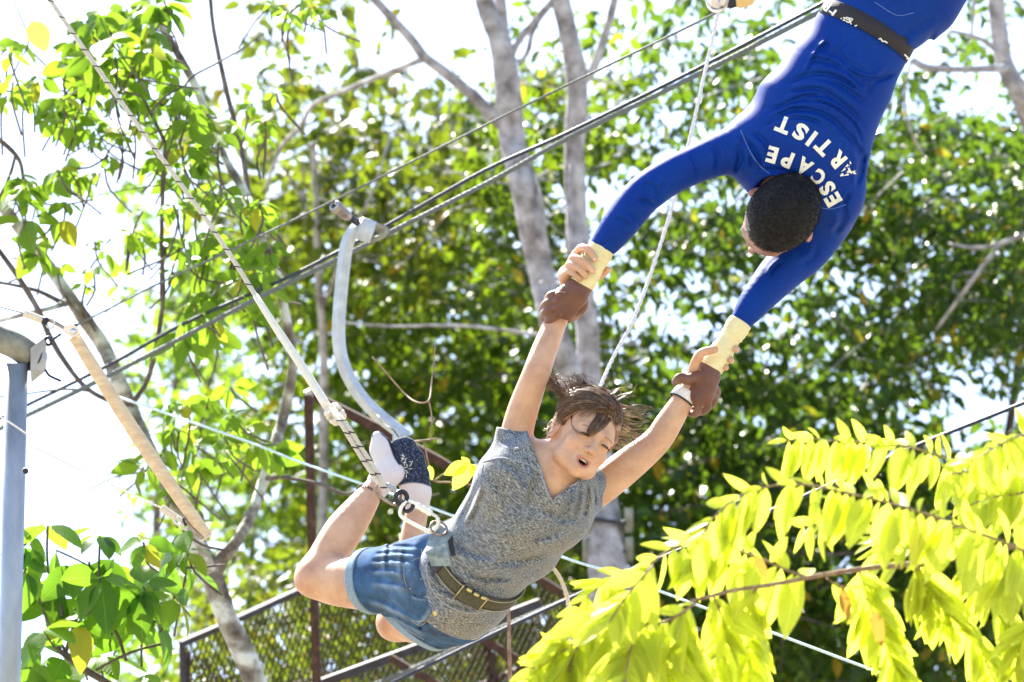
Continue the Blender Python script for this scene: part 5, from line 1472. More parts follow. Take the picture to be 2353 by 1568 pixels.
# ---- trousers (they run on above the picture to the bar he hangs from)
tp = plane(Q(1997, 62, 0), MAx)
kneeL, kneeR = Q(2330, -330, .15), Q(2400, -300, -.05)
pants = [ec(Q(1997, 62, 0), Q(2065, -30, -.02), MW, .118, .150, .095, .115, .04, clip=[tp]), rc(Q(2050, -40, .0), kneeL, .098, .062, .05, clip=[tp]), rc(Q(2108, 0, -.05), kneeR, .090, .062, .05, clip=[tp]),
         rc(kneeL, Q(2640, -120, .15), .060, .045, .02), rc(kneeR, Q(2740, -50, -.05), .060, .045, .02)]
fp = [fold(q, dp, sg) for q, dp, sg in [([(2050, 120), (2100, 70), (2150, 40)], .003, 8), ([(1960, 30), (2000, 50), (2060, 90)], .003, 7), ([(2080, 130), (2120, 110), (2150, 70)], .003, 6)]]
pd_ = cloth_disp(fp, .0014, 18, 4)
ap = np.array([Q(1997, 62, 0), kneeL, kneeR, Q(2740, -50, -.05), Q(2640, -120, .15)])
po = sdf_mesh('trousers', [(ap.min(0)-.17, ap.max(0)+.17, .0055, None)], lambda p: field(pants, p, pd_), m_bl, B)
tree_p = bvh_of(po)
seam(tree_p, [(2010, 5), (2060, 35), (2100, 30)], .0012, 'seam', M['seam_blue'], B)
# ---- black waistband with printing
bl = MB()
M['band'] = simple('waistband_black', [(.35, (.010, .008, .014)), (.65, (.022, .018, .026))], 400, .75, bst=.4)
cb = Q(1990, 73, 0); nseg = 72
bw = unit(MW-MAx*(MW@MAx)); bn = np.cross(MAx, bw)
rows = []
for h, ex in ((-.0200, .001), (-.0195, .0035), (.0, .0040), (.0195, .0035), (.0200, .001)):
    c_ = cb+MAx*h
    rows.append([c_+bw*math.cos(t)*(.1195+ex)+bn*math.sin(t)*(.0925+ex) for t in np.linspace(0, 2*math.pi, nseg, endpoint=False)])
bl.add(np.vstack(rows), [(i*nseg+k, i*nseg+(k+1) % nseg, (i+1)*nseg+(k+1) % nseg, (i+1)*nseg+k) for i in range(4) for k in range(nseg)])
bo = bl.build('waistband', M['band'], B); tree_w = bvh_of(bo)

# ---- lettering, laid on the cloth
def glyph_mesh(ch, bold=.035):
    cu = bpy.data.curves.new('g', 'FONT'); cu.body = ch; cu.size = 1.0; cu.offset = bold; cu.resolution_u = 3
    cu.align_x = 'CENTER'; cu.align_y = 'CENTER'
    o = bpy.data.objects.new('g', cu); col.objects.link(o)
    dg = bpy.context.evaluated_depsgraph_get(); me = bpy.data.meshes.new_from_object(o.evaluated_get(dg))
    V = np.array([v.co[:2] for v in me.vertices]); F = [tuple(p.vertices) for p in me.polygons]
    bpy.data.objects.remove(o); bpy.data.curves.remove(cu)
    mn, mx = V.min(0), V.max(0)
    V = (V-(mn+mx)/2)
    return V, F, (mx-mn)
import bmesh
def letter(name, ch, tree, u, v, rd, hpx, wpx, material, parent, bold=.035, lift=.0016, worn=False):
    "rd: reading direction on the photo (du, dv); the letter stands at right angles to it"
    V, F, sz = glyph_mesh(ch, bold)
    bm = bmesh.new(); vs = [bm.verts.new((x/sz[0]*wpx, y/sz[1]*hpx, 0)) for x, y in V]
    for f in F:
        try: bm.faces.new([vs[i] for i in f])
        except ValueError: pass
    bmesh.ops.triangulate(bm, faces=bm.faces[:])
    for c in np.arange(-40, 41, 5.0):
        for nrm in ((1, 0, 0), (0, 1, 0)):
            bmesh.ops.bisect_plane(bm, geom=bm.verts[:]+bm.edges[:]+bm.faces[:], plane_co=(c, c, 0), plane_no=nrm)
    r = np.array(rd, float); r /= np.linalg.norm(r); up = np.array([r[1], -r[0]])
    P2 = [np.array([u, v])+r*q.co.x+up*q.co.y for q in bm.verts]
    W3 = [on_surface(tree, a[0], a[1], lift) for a in P2]
    bm.verts.index_update()
    keep = [f for f in bm.faces if all(W3[q.index] is not None for q in f.verts)]
    if worn:
        keep = [f for f in keep if mnoise2(f.calc_center_median())]
    fs_ = [tuple(q.index for q in f.verts) for f in keep]
    W3 = np.array([w if w is not None else [0, 0, 0] for w in W3])
    used = sorted({i for f in fs_ for i in f}); mp = {i: k for k, i in enumerate(used)}
    bm.free()
    if not fs_: return
    return MB().add(W3[used], [tuple(mp[i] for i in f) for f in fs_]).build(name, material, parent, smooth=False)
def mnoise2(c):
    from mathutils import noise
    return noise.noise(Vector((c.x/4, c.y/4, 2.2))) > .02
for ch, u, v, rd in [('E', 1914, 459, (-.50, -.87)), ('S', 1901, 433, (-.58, -.81)), ('C', 1880, 408, (-.75, -.66)), ('A', 1848, 383, (-.84, -.54)), ('P', 1809, 367, (-.93, -.37)), ('E', 1774, 356, (-.96, -.27))]:
    letter('letter', ch, tree_b, u, v, rd, 38, {'E': 24, 'S': 24, 'C': 27, 'A': 33, 'P': 25}[ch], M['print'], B, .045)
for ch, u, v, rd, wn in [('R', 1924, 366, (-.66, -.75), 0), ('T', 1893, 337, (-.70, -.71), 0), ('I', 1865, 319, (-.80, -.60), 0), ('S', 1839, 303, (-.85, -.53), 0), ('T', 1800, 287, (-.93, -.37), 0)]:
    letter('letter', ch, tree_b, u, v, rd, 39, 10 if ch == 'I' else (33 if ch == 'T' else 30), M['print'], B, .045)
lw = letter('letter', 'A', tree_b, 1946, 394, (-.50, -.87), 37, 35, M['print'], B, .045, worn=True)
if lw: lw['label'] = 'worn flaking first letter of the second line'
letter('letter', 'F', tree_w, 1911, 29, (-.62, .78) if False else (.62, -.78) if False else (-.80, -.60), 22, 15, M['print'], B, .02, .0012)
letter('letter', 'R', tree_w, 1899, 14, (-.80, -.60), 22, 16, M['print'], B, .02, .0012)
letter('letter', 'L', tree_w, 2077, 137, (-.72, -.70), 22, 14, M['print'], B, .01, .0012)
eb = MB()
def wz(x, y): return 1850*.8504+x*.2530, y*.2530      # reading aid: zoomed view of the band
emb = [(1425, 165), (1412, 190), (1428, 218), (1462, 222), (1490, 205), (1500, 180), (1478, 160), (1452, 170), (1440, 195)]
for pts, r in ((emb, .0018), ([(1440, 158), (1470, 172), (1500, 190), (1495, 205), (1470, 200)], .0014), ([(1490, 165), (1525, 175), (1505, 200), (1520, 225), (1548, 236), (1566, 230)], .0018), ([(1420, 180), (1480, 195)], .0012)):
    A = catmull(np.array([[*wz(*q), 0] for q in pts]), 4)[:, :2]
    ink(tree_w, eb, [tuple(a) for a in A], r, .001)
eb.build('emblem', M['print'], B)
eb = MB()
for pts, r in (([(1762, 358), (1782, 352), (1795, 375), (1820, 378), (1842, 392)], .0020),):
    A = catmull(np.array([[*wz(*q), 0] for q in pts]), 4)[:, :2]; ink(tree_w, eb, [tuple(a) for a in A], r, .001)
eb.build('emblem', M['print'], B)

# ---- wrist tape
M['wrist_tape'] = simple('wrist_tape', [(.3, (.62, .56, .30)), (.7, (.74, .68, .40))], 40, .8, bst=.2)
def tape(a, b, prof, name='wrist_tape'):
    ax = unit(b-a); e1 = unit(np.cross(ax, SZ)); e2 = np.cross(ax, e1); L = np.linalg.norm(b-a); mb = MB(); n = 28
    vs = []
    for t, r in prof:
        c = a+(b-a)*t
        for k in range(n):
            th = 2*math.pi*k/n
            sk_ = .05*math.sin(th+t*9)*L*.25
            vs.append(c+ax*sk_*.3+(e1*math.cos(th)+e2*math.sin(th))*(r+.0004*math.sin(3*th+t*20)))
    m = len(prof)
    mb.add(np.array(vs), [(i*n+k, i*n+(k+1) % n, (i+1)*n+(k+1) % n, (i+1)*n+k) for i in range(m-1) for k in range(n)])
    return mb.build(name, M['wrist_tape'], B)
def taper(r0, r1, waist=None):
    o = [(0, r0*.93)]
    for i in range(1, 40):
        t = i/40; r = r0+(r1-r0)*t
        if waist: r -= waist[1]*math.exp(-((t-waist[0])/.16)**2)
        o.append((t, r+.0011*(i % 6 == 0)-.0007*(i % 6 == 1)+.0006*math.sin(i*1.7)))
    return o+[(1, r1*.9)]
tape(Q(1384, 568, .09), Q(1336, 656, .09), taper(.0325, .0300, (.45, .002)))
tape(Q(1703, 739, .06), Q(1632, 848, .07), taper(.0295, .0300, (.42, .0045)))

# ================================================================= ROPES, CABLES AND GEAR
def lay(pts, d0, n=1, sag=0): return np.array([P(u, v, d) if len(q) == 0 else P(u, v, q[0]) for (u, v, *q), d in zip(pts, [d0]*len(pts))])
def twisted(mb, A, r, strands=6, pitch=.05, rs=None, sides=5):
    "a laid rope: strands wound round a centre line"
    seg = np.linalg.norm(np.diff(A, axis=0), axis=1); L = seg.sum(); n = max(8, int(L/(pitch/7)))
    s = np.concatenate([[0], np.cumsum(seg)]); q = np.linspace(0, L, n)
    X = np.stack([np.interp(q, s, A[:, i]) for i in range(3)], 1)
    t = np.gradient(X, axis=0); t /= np.linalg.norm(t, axis=1)[:, None]
    e1 = np.cross(t, [0.1, .9, .3]); e1 /= np.linalg.norm(e1, axis=1)[:, None]; e2 = np.cross(t, e1)
    rs = rs or r*.42
    for k in range(strands):
        th = 2*math.pi*(q/pitch+k/strands)
        mb.tube(X+(e1*np.cos(th)[:, None]+e2*np.sin(th)[:, None])*(r-rs), rs, sides, caps=False)
    mb.tube(X, r-rs, 6)

def line_thing(name, label, cat, pts, r, m_, flecks=None, twist=None):
    A = catmull(np.array([P(*p) for p in pts]), 6)
    mb = MB()
    if twist: twisted(mb, A, r, **twist)
    else: mb.tube(A, r, 8)
    return A, tag(mb.build(name, m_), label, cat)

# main cables, slung between the trees
line_thing('steel_cable', 'thick grey stranded steel cable running up to the right, below the black cable', 'cable',
    [(-300, 1130, 13.2), (56, 958, 13), (278, 849, 12.8), (590, 687, 12.5), (763, 602, 12.4), (897, 534, 12.3), (1129, 416, 12.2), (1303, 319, 12.1), (1573, 187, 12), (1878, 31, 11.8), (2300, -190, 11.5)], 6.2*12.3/K, M['steel'],
    twist=dict(strands=6, pitch=.11))
line_thing('black_cable', 'black cable stretched just above the thick grey steel cable', 'cable',
    [(-300, 1110, 13.3), (56, 934, 13.1), (260, 834, 13), (423, 744, 12.8), (652, 642, 12.6), (775, 580, 12.5), (890, 518, 12.5), (1112, 393, 12.3), (1299, 308, 12.2), (1573, 173, 12), (1878, 15, 11.8), (2300, -210, 11.5)], 4.6*12.4/K, M['black_cable'])
line_thing('thin_cable', 'thin grey cable passing above the roller of the bent metal arm to the pulley', 'cable',
    [(177, 747, 12.9), (371, 649, 12.6), (514, 583, 12.4), (666, 510, 12.2), (765, 462, 12.1), (1129, 281, 11.7), (1299, 198, 11.5), (1573, 66, 11.2), (1649, 28, 11.1)], 3.0*12/K, M['steel'], twist=dict(strands=5, pitch=.06))
MB().tube(catmull([P(152, 762, 12.95), P(165, 752, 12.9), P(178, 746, 12.9)], 4), 4.5*12.9/K, 8).build('trunk_sling', M['black_web'])
bpy.data.objects['trunk_sling']['label'] = 'short black sling tying the thin cable to the leaning trunk'; bpy.data.objects['trunk_sling']['category'] = 'sling'
line_thing('pale_cord', 'pale thin cord crossing low behind the woman from the left to the lower right', 'cord',
    [(250, 905, 12.5), (416, 962, 12.2), (583, 1020, 12), (673, 1056, 11.9), (808, 1104, 11.7), (985, 1165, 11.5), (1280, 1276, 11.2), (1400, 1315, 11.1), (1570, 1379, 11), (1807, 1466, 10.8), (1946, 1518, 10.7), (2200, 1612, 10.5)], 3.0*11.4/K, M['rope_teal'])
line_thing('white_rope', 'white rope dropping from the pulley to behind the woman\'s head', 'rope',
    [(1652, 25, 11.1), (1560, 420, 11), (1470, 700, 10.9), (1410, 820, 10.8), (1378, 895, 10.7), (1340, 1010, 10.6)], 4.8*11/K, M['rope_white'], twist=dict(strands=3, pitch=.07))
line_thing('blue_cable', 'dark blue-grey cable rising to the right behind the yellow leaves', 'cable',
    [(900, 1570, 12.8), (1190, 1431, 12.6), (1472, 1303, 12.4), (1700, 1205, 12.3), (1900, 1118, 12.2), (2104, 1026, 12.1), (2353, 926, 12), (2600, 820, 11.8)], 5.0*12.3/K, M['black_cable'])
line_thing('wire_rope', 'thick twisted grey wire rope slanting across the mesh panels', 'cable',
    [(800, 1602, 14.4), (873, 1568, 14.3), (968, 1528, 14.2), (1125, 1454, 14), (1320, 1372, 13.8), (1420, 1335, 13.6)], 5.8*14/K, M['steel'], twist=dict(strands=4, pitch=.10))

# ---- safety rope of the woman: bare flecked rope, a sheathed length, a knot, a doubled end
SRl = [(90, -50, 10.9), (115, 0, 10.85), (300, 265, 10.65), (490, 528, 10.45), (614, 722, 10.3), (700, 852, 10.2), (752, 935, 10.12)]
sr = thing('safety_rope', 'cream safety rope with dark flecks running from the top left down to the woman\'s harness', 'rope', tuple(P(752, 935, 10.12)))
A = catmull(np.array([P(*p) for p in SRl]), 8)
cut_ = int(len(A)*.62)
mb = MB(); twisted(mb, A[:cut_+2], 5.8*10.6/K, strands=12, pitch=.14, rs=5.8*10.6/K*.17); mb.build('rope_body', M['rope_cream'], sr)
mb = MB(); Bs = A[cut_:]; rr = np.interp(np.linspace(0, 1, len(Bs)), [0, .06, .25, 1], [6.6, 8, 9.6, 10.6])*10.3/K
mb.tube(Bs, rr, 14); mb.build('rope_sheath', M['sheath'], sr)
def flecks(A, r, name, parent, step, L=.010, w=.0018, side=None):
    seg = np.linalg.norm(np.diff(A, axis=0), axis=1); s = np.concatenate([[0], np.cumsum(seg)])
    mb = MB()
    for q in np.arange(step*.5, s[-1], step):
        p = np.array([np.interp(q, s, A[:, i]) for i in range(3)]); p2 = np.array([np.interp(min(q+.004, s[-1]), s, A[:, i]) for i in range(3)])
        t = unit(p2-p) if np.linalg.norm(p2-p) > 1e-9 else unit(A[-1]-A[-2]); sd_ = unit(np.cross(t, FW)); pts = []
        for k in np.linspace(-1, 1, 5):
            a = k*1.0
            pts.append(p+t*L*k+(sd_*math.sin(a)-FW*math.cos(a))*(r*1.03))
        mb.tube(np.array(pts), w, 5, flat=.5)
    mb.build(name, M['rope_fleck'], parent, kind='stuff')
flecks(A[:cut_], 5.8*10.6/K, 'rope_fleck', sr, .062, .007, .0018)
# knot
kb = MB(); c0 = P(770, 952, 10.08)
t0 = unit(P(800, 990, 10.05)-P(745, 925, 10.12)); s0 = unit(np.cross(t0, FW)); f0 = -FW
for dx, ph, R_, tilt in ((-.018, 0, .0165, .5), (-.005, .8, .018, -.45), (.009, 1.6, .0175, .5), (.021, 2.2, .0155, -.35)):
    ring = []
    for th in np.linspace(0, 2*math.pi, 20):
        ring.append(c0+t0*(dx+tilt*R_*math.sin(th))+s0*R_*math.cos(th)+f0*R_*.8*math.sin(th))
    kb.tube(ring, .0062, 8, caps=False)
kb.build('knot', M['rope_cream'], sr)
for off, nm in ((-5.5, 0), (5.5, 1)):
    L_ = [(762+off*.5, 940, 10.06), (790+off, 975, 10.0), (830+off*1.25, 1040, 9.97), (868+off*1.1, 1098, 9.94), (884+off*.3, 1122, 9.93)]
    Ad = catmull(np.array([P(*p) for p in L_]), 6)
    mb = MB(); twisted(mb, Ad, .0062, strands=12, pitch=.10, rs=.0011); mb.build('rope_end', M['rope_cream'], sr)
    flecks(Ad, .0062, 'rope_fleck', sr, .042, .0055, .0019)

# ---- carabiners, swivel, ring
def carabiner(name, label, a, b, wd, r, m_, m2, nrm, gate=True, screw=False):
    a, b = np.array(a), np.array(b); ax = unit(b-a); L = np.linalg.norm(b-a); sd_ = unit(np.cross(ax, nrm))
    t = thing(name, label, 'carabiner', tuple((a+b)/2))
    prof = [(0.0, -.15), (-.02, .18), (.06, .50), (.25, .56), (.75, .42), (.95, .34), (1.02, .05), (.97, -.25), (.88, -.40)]
    pts = catmull([a+ax*L*x+sd_*wd*y for x, y in prof], 4)
    MB().tube(pts, r, 8).build('body', m_, t)
    g0, g1 = a+ax*L*.02+sd_*wd*(-.22), a+ax*L*.88+sd_*wd*(-.42)
    MB().tube([g0, g1], r*.85, 8).build('gate', m_, t)
    if screw:
        mb = MB(); q = [g0+(g1-g0)*x for x in (.25, .27, .42, .44, .46, .6, .62, .64, .78, .8)]
        mb.tube(q, [r*1.1, r*1.6, r*1.6, r*1.25, r*1.6, r*1.6, r*1.25, r*1.6, r*1.6, r*1.1], 12); mb.build('gate_sleeve', m2, t)
    return t
carabiner('carabiner', 'grey metal carabiner at the rope\'s doubled end, beside the white sock', P(872, 1112, 9.94), P(915, 1152, 9.93), .040, .0040, M['bronze'], M['galv'], -FW, screw=True)
sw = thing('swivel', 'small black swivel between the grey carabiner and the white one', 'swivel', tuple(P(925, 1150, 9.92)))
MB().torus(P(922, 1144, 9.92), unit(-FW+RT*.5), .0150, .0062, 22, 8).build('swivel_eye', M['dark_metal'], sw)
MB().tube([P(928, 1150, 9.92), P(934, 1158, 9.92)], .0085, 12).build('swivel_barrel', M['dark_metal'], sw)
MB().torus(P(938, 1164, 9.92), unit(-FW*.6+UP*.4-RT*.4), .0135, .0050, 20, 8).build('swivel_eye', M['dark_metal'], sw)
carabiner('carabiner', 'white carabiner with a ribbed locking sleeve clipped to the harness ring', P(930, 1158, 9.915), P(1002, 1212, 9.91), .052, .0048, M['white_paint'], M['white_paint'], -FW, screw=True)
rg = MB(); rg.torus(P(1008, 1214, 9.905), unit(-FW*.7+UP*.6+RT*.3), .0205, .0030, 26, 8)
tag(rg.build('harness_ring', M['bronze']), 'dark bronze ring joining the white carabiner to the grey webbing loop', 'ring')
# ---- harness
hn = thing('harness_belt', 'olive harness belt round the woman\'s waist with a grey webbing loop and brass buckle', 'harness belt', tuple(Q(1100, 1310, 0)))
cbt = Q(1098, 1303, -.030); nseg = 64
bwv = unit(TW-TA*(TW@TA)); bnv = np.cross(TA, bwv)
def ringband(h0, h1, ra, rb, th, t0=0, t1=2*math.pi, n=nseg, c=cbt):
    rows = []
    full = abs(t1-t0-2*math.pi) < 1e-6
    T = np.linspace(t0, t1, n, endpoint=not full)
    for h, ex in ((h0, 0), (h0+.001, th), (h1-.001, th), (h1, 0)):
        rows.append([c+TA*(h+.0015*math.sin(5*t))+bwv*math.cos(t)*(ra+ex)+bnv*math.sin(t)*(rb+ex) for t in T])
    m = n if full else n-1
    return np.vstack(rows), [(i*n+k, i*n+(k+1) % n, (i+1)*n+(k+1) % n, (i+1)*n+k) for i in range(3) for k in range(m)]
v_, f_ = ringband(-.021, .021, .1215, .1035, .0035)
MB().add(v_, f_).build('belt', M['belt_olive'], hn)
fr = math.atan2((-FW)@bnv, (-FW)@bwv)
for dt in (.50, -.50):                               # printed edge lines on the belt
    pass
for h in (-.019, .019):
    A_ = [cbt+TA*h+bwv*math.cos(t)*.1265+bnv*math.sin(t)*.1085 for t in np.linspace(0, 2*math.pi, 80)]
    MB().tube(A_, .0011, 4, caps=False).build('edge_binding', M['stitch'], hn)
# buckle: pad over the belt with two brass bars
# find the belt's angle facing the place of the buckle in the photo
def belt_at(u, v):
    best = None
    for t in np.linspace(0, 2*math.pi, 720):
        for h in np.linspace(-.018, .018, 5):
            q = cbt+TA*h+bwv*math.cos(t)*.1255+bnv*math.sin(t)*.1075
            if (np.array([math.cos(t), math.sin(t)])@np.array([(-FW)@bwv, (-FW)@bnv])) < -.2: continue
            uu, vv_, _ = UVZ(q); e = (uu-u)**2+(vv_-v)**2
            if best is None or e < best[0]: best = (e, t)
    return best[1]
ta, tb = belt_at(1072, 1338), belt_at(1122, 1365)
if abs(ta-tb) > math.pi: tb += 2*math.pi*np.sign(ta-tb)
v_, f_ = ringband(-.0225, .0225, .1250, .1070, .0045, min(ta, tb), max(ta, tb), 16)
MB().add(v_, f_).build('buckle_pad', M['belt_olive'], hn)
for t in (ta, tb):
    c_ = cbt+bwv*math.cos(t)*.1300+bnv*math.sin(t)*.1120
    MB().tube([c_-TA*.027, c_+TA*.027], .0016, 6).build('buckle_bar', M['brass'], hn)
for k in range(3):
    t = ta+(tb-ta)*(.25+.3*k); c_ = cbt+bwv*math.cos(t)*.1300+bnv*math.sin(t)*.1120+TA*.024
    MB().box(c_, (unit(-bwv*math.sin(t)+bnv*math.cos(t)), TA, unit(bwv*math.cos(t)+bnv*math.sin(t))), (.007, .004, .003), bev=.001).build('buckle_clasp', M['brass'], hn)
# black keeper and grey webbing loop at the hip
tk_ = belt_at(1030, 1275)
v_, f_ = ringband(-.030, .030, .1240, .1060, .0055, tk_-.16, tk_+.16, 10); MB().add(v_, f_).build('keeper', M['black_web'], hn)
def strip(pts, wvec, hw, th, name, m_):
    A_ = catmull(np.array(pts), 5); n = len(A_); t = np.gradient(A_, axis=0); t /= np.linalg.norm(t, axis=1)[:, None]
    vs = []
    for i in range(n):
        w_ = unit(wvec-t[i]*(wvec@t[i])); nn_ = np.cross(t[i], w_)
        for a_, b_ in ((-1, -1), (1, -1), (1, 1), (-1, 1)): vs.append(A_[i]+w_*hw*a_+nn_*th*b_)
    f = [(i*4+k, i*4+(k+1) % 4, (i+1)*4+(k+1) % 4, (i+1)*4+k) for i in range(n-1) for k in range(4)]+[(0, 3, 2, 1), (n*4-4, n*4-3, n*4-2, n*4-1)]
    return MB().add(np.array(vs), f).build(name, m_, hn, smooth=False)
wl_ = unit(S3(.85, -.30, .2))
strip([Q(1025, 1216, .085), Q(1008, 1238, .095), Q(1000, 1258, .110)], unit(S3(.80, -.35, .3)), .0225, .0018, 'webbing_loop', M['webbing'])
strip([Q(1000, 1258, .112), Q(1008, 1276, .112), Q(1015, 1300, .098)], unit(S3(.88, -.40, .1)), .0265, .0022, 'webbing_loop', M['webbing'])
strip([Q(1034, 1228, .080), Q(1036, 1250, .094), Q(1042, 1278, .098)], unit(S3(.9, .2, .1)), .006, .004, 'webbing_edge', M['black_web'])
# fuzzy tail of rope hanging under her
tr_l = [(1245, 1285, 9.98), (1262, 1296, 10), (1285, 1325, 10.02), (1302, 1367, 10.03), (1308, 1405, 10.04), (1310, 1445, 10.05), (1306, 1520, 10.06)]
A = catmull(np.array([P(*p) for p in tr_l]), 6)
mb = MB(); twisted(mb, A, .0052, strands=4, pitch=.05)
for i in range(160):
    p = A[rng.integers(10, len(A))]; d = rvec(1)[0]; mb.tube([p, p+d*.009], [.0005, .0002], 3, caps=False)
tag(mb.build('frayed_rope', M['rope_cream']), 'frayed rope tail hanging below the woman\'s waist', 'rope')

# ---- pulley at the top edge
pu = thing('pulley', 'metal pulley wheel with a cream cap at the top edge beside the man', 'pulley', tuple(P(1660, 0, 11.1)))
MB().torus(P(1648, 2, 11.1), unit(FW+RT*.5), 24*11.1/K, 5*11.1/K, 28, 8).build('wheel', M['chrome'], pu)
MB().tube([P(1640, 0, 11.12), P(1656, 0, 11.06)], 20*11.1/K, 20).build('sheave', M['chrome'], pu)
MB().tube([P(1660, 0, 11.1), P(1680, 6, 11.1), P(1700, 4, 11.1)], [14*11.1/K, 15*11.1/K, 10*11.1/K], 14).build('axle', M['dark_metal'], pu)
MB().tube([P(1690, 3, 11.1), P(1698, 2, 11.1), P(1722, -4, 11.1), P(1732, -7, 11.1)], [15*11.1/K, 18*11.1/K, 17*11.1/K, 11*11.1/K], 18).build('cap', M['cream'], pu)
MB().tube([P(1650, -20, 11.1), P(1640, -160, 11.1), P(1630, -400, 11.1)], 4*11.1/K, 6).build('hanger_cable', M['steel'], pu)

# ---- grey bent arm slung on the cables
am_ = thing('bent_metal_arm', 'long grey bent square-tube arm with a roller on top, slung on the cables', 'metal arm', tuple(P(790, 760, 12.2)))
def sqtube(pts, hw, hd, name, m_, parent, n=6, bev=.25):
    A_ = catmull(np.array([P(*p) for p in pts]), n); m = len(A_); t = np.gradient(A_, axis=0); t /= np.linalg.norm(t, axis=1)[:, None]
    vs = []
    rv = unit(RT*.75-FW*.66)
    prof = [(-1, -1+bev), (-1+bev, -1), (1-bev, -1), (1, -1+bev), (1, 1-bev), (1-bev, 1), (-1+bev, 1), (-1, 1-bev)]
    for i in range(m):
        a_ = unit(rv-t[i]*(rv@t[i])); b_ = np.cross(t[i], a_)
        for x, y in prof: vs.append(A_[i]+a_*hw*x+b_*hd*y)
    f = [(i*8+k, i*8+(k+1) % 8, (i+1)*8+(k+1) % 8, (i+1)*8+k) for i in range(m-1) for k in range(8)]+[tuple(range(8))[::-1], tuple(m*8-8+k for k in range(8))]
    return MB().add(np.array(vs), f).build(name, m_, parent, smooth=False)
sqtube([(842, 512, 12.2), (815, 530, 12.2), (798, 560, 12.2), (790, 610, 12.2), (781, 700, 12.2), (778, 770, 12.2), (784, 820, 12.2), (802, 868, 12.2), (832, 915, 12.2), (868, 952, 12.2), (905, 982, 12.2), (935, 1004, 12.2)], 12.5*12.2/K, 12.5*12.2/K, 'arm_tube', M['alu'], am_, 5)
MB().box(P(842, 530, 12.15), (unit(RT*.9-UP*.3), unit(UP*.9+RT*.3), FW), (.022, .034, .012), bev=.004).build('bracket', M['alu'], am_)
MB().tube(catmull([P(845, 508, 12.15), P(868, 518, 12.15), P(888, 528, 12.15), P(875, 545, 12.15), P(850, 552, 12.15)], 4), .008, 8).build('cable_clamp', M['galv_dirty'], am_)
MB().tube([P(858, 520, 12.2), P(895, 533, 12.2)], [.016, .008], 8).build('cable_clamp', M['galv_dirty'], am_)
a, b = P(769, 474, 12.1), P(803, 500, 12.15)
MB().tube([a, a+(b-a)*.2, a+(b-a)*.22, a+(b-a)*.85, b], [.019, .020, .017, .015, .010], 18).build('roller', simple('roller_worn', [(.3, (.16, .12, .11)), (.7, (.42, .36, .33))], 30, .5, .4), am_)
MB().torus(a-unit(b-a)*.002, unit(b-a), .0125, .0045, 20, 6).build('roller_rim', M['galv'], am_)
MB().tube([a-unit(b-a)*.004, a+unit(b-a)*.002], .005, 8).build('axle', M['dark_metal'], am_)
MB().tube([P(800, 498, 12.15), P(822, 512, 12.18)], .011, 10).build('axle', M['dark_metal'], am_)
MB().tube(catmull([P(868, 955, 12.1), P(884, 976, 12.05), P(905, 990, 12), P(925, 1018, 12)], 4), 1.6*12/K, 5).build('guy_wire', M['dark_metal'], am_)
MB().box(P(912, 1015, 12.18), (unit(RT*.95+UP*.1), UP, FW), (.012, .045, .012), bev=.003).build('lug', M['alu'], am_)

# ---- rusty frame and mesh panels
rf = thing('rusty_frame', 'rusty brown steel frame with a tall post, standing behind the woman', 'steel frame', tuple(P(722, 1568, 13.6)*np.array([1, 1, 0])))
def post(pts, r, name, m_, parent, ground=True):
    A_ = [P(*p) for p in pts]
    if ground: A_ = [np.array([A_[0][0], A_[0][1], -.1])]+A_
    return sq(A_, r, name, m_, parent)
def sq(A_, r, name, m_, parent, ref=None):
    A_ = np.array(A_); mb = MB()
    mb.tube(A_, r*1.25, 4, ref=unit(RT+FW*.9) if abs(unit(A_[-1]-A_[0])[2]) > .6 else unit(UP*.9+FW*.6)); return mb.build(name, m_, parent, smooth=False)
def sqp(pts, rpx, name, m_, parent): return sq([P(*p) for p in pts], rpx*pts[0][2]/K, name, m_, parent)
D = 13.6
post([(728, 1568, D), (716, 1200, D), (709, 908, D)], 10.5*D/K, 'post', M['rust'], rf)
sqp([(702, 908, D), (716, 902, D)], 10, 'cap_plate', M['alu'], rf)
sqp([(716, 908, D+.08), (870, 985, D+.1), (1010, 1060, D+.15), (1110, 1125, D+.2), (1260, 1215, D+.25)], 12, 'brace', M['rust'], rf)
cg = thing('mesh_cage', 'rusty cage of diamond wire mesh panels along the bottom, below the woman', 'cage', tuple(P(900, 1568, 14.6)*np.array([1, 1, 0])))
D = 14.6
for pts, r, m_ in [([(418, 1480, D), (425, 1700, D)], 7, 'paint_blue'), ([(414, 1480, D), (513, 1438, D+.1), (700, 1352, D+.3), (900, 1262, D+.6), (1180, 1140, D+1)], 8, 'paint_blue'),
                   ([(700, 1590, D-.3), (743, 1568, D-.3), (977, 1482, D-.25), (1100, 1438, D-.2), (1240, 1385, D-.1)], 11, 'paint_blue'), ([(1060, 1440, D-.2), (1110, 1470, D-.15), (1229, 1541, D-.1), (1290, 1580, D-.05)], 11, 'rust'),
                   ([(895, 1510, D-.35), (945, 1540, D-.35), (1010, 1575, D-.35)], 9, 'rust'), ([(1200, 1305, D-.1), (1229, 1324, D-.1), (1337, 1391, D+.1), (1480, 1480, D+.3)], 10, 'rust'),
                   ([(1116, 1440, D-.1), (1122, 1500, D-.1), (1130, 1620, D-.1)], 10, 'rust'), ([(1100, 1578, D+.05), (1180, 1545, D+.05), (1270, 1500, D+.1), (1400, 1440, D+.2)], 8, 'rust')]:
    sqp(pts, r, 'frame_bar', M[m_], cg)
for u in (425, 1130):
    q = P(u, 1690, D); sq([[q[0], q[1], -.1], q+np.array([0, 0, .3])], 9*D/K, 'leg', M['rust'], cg)
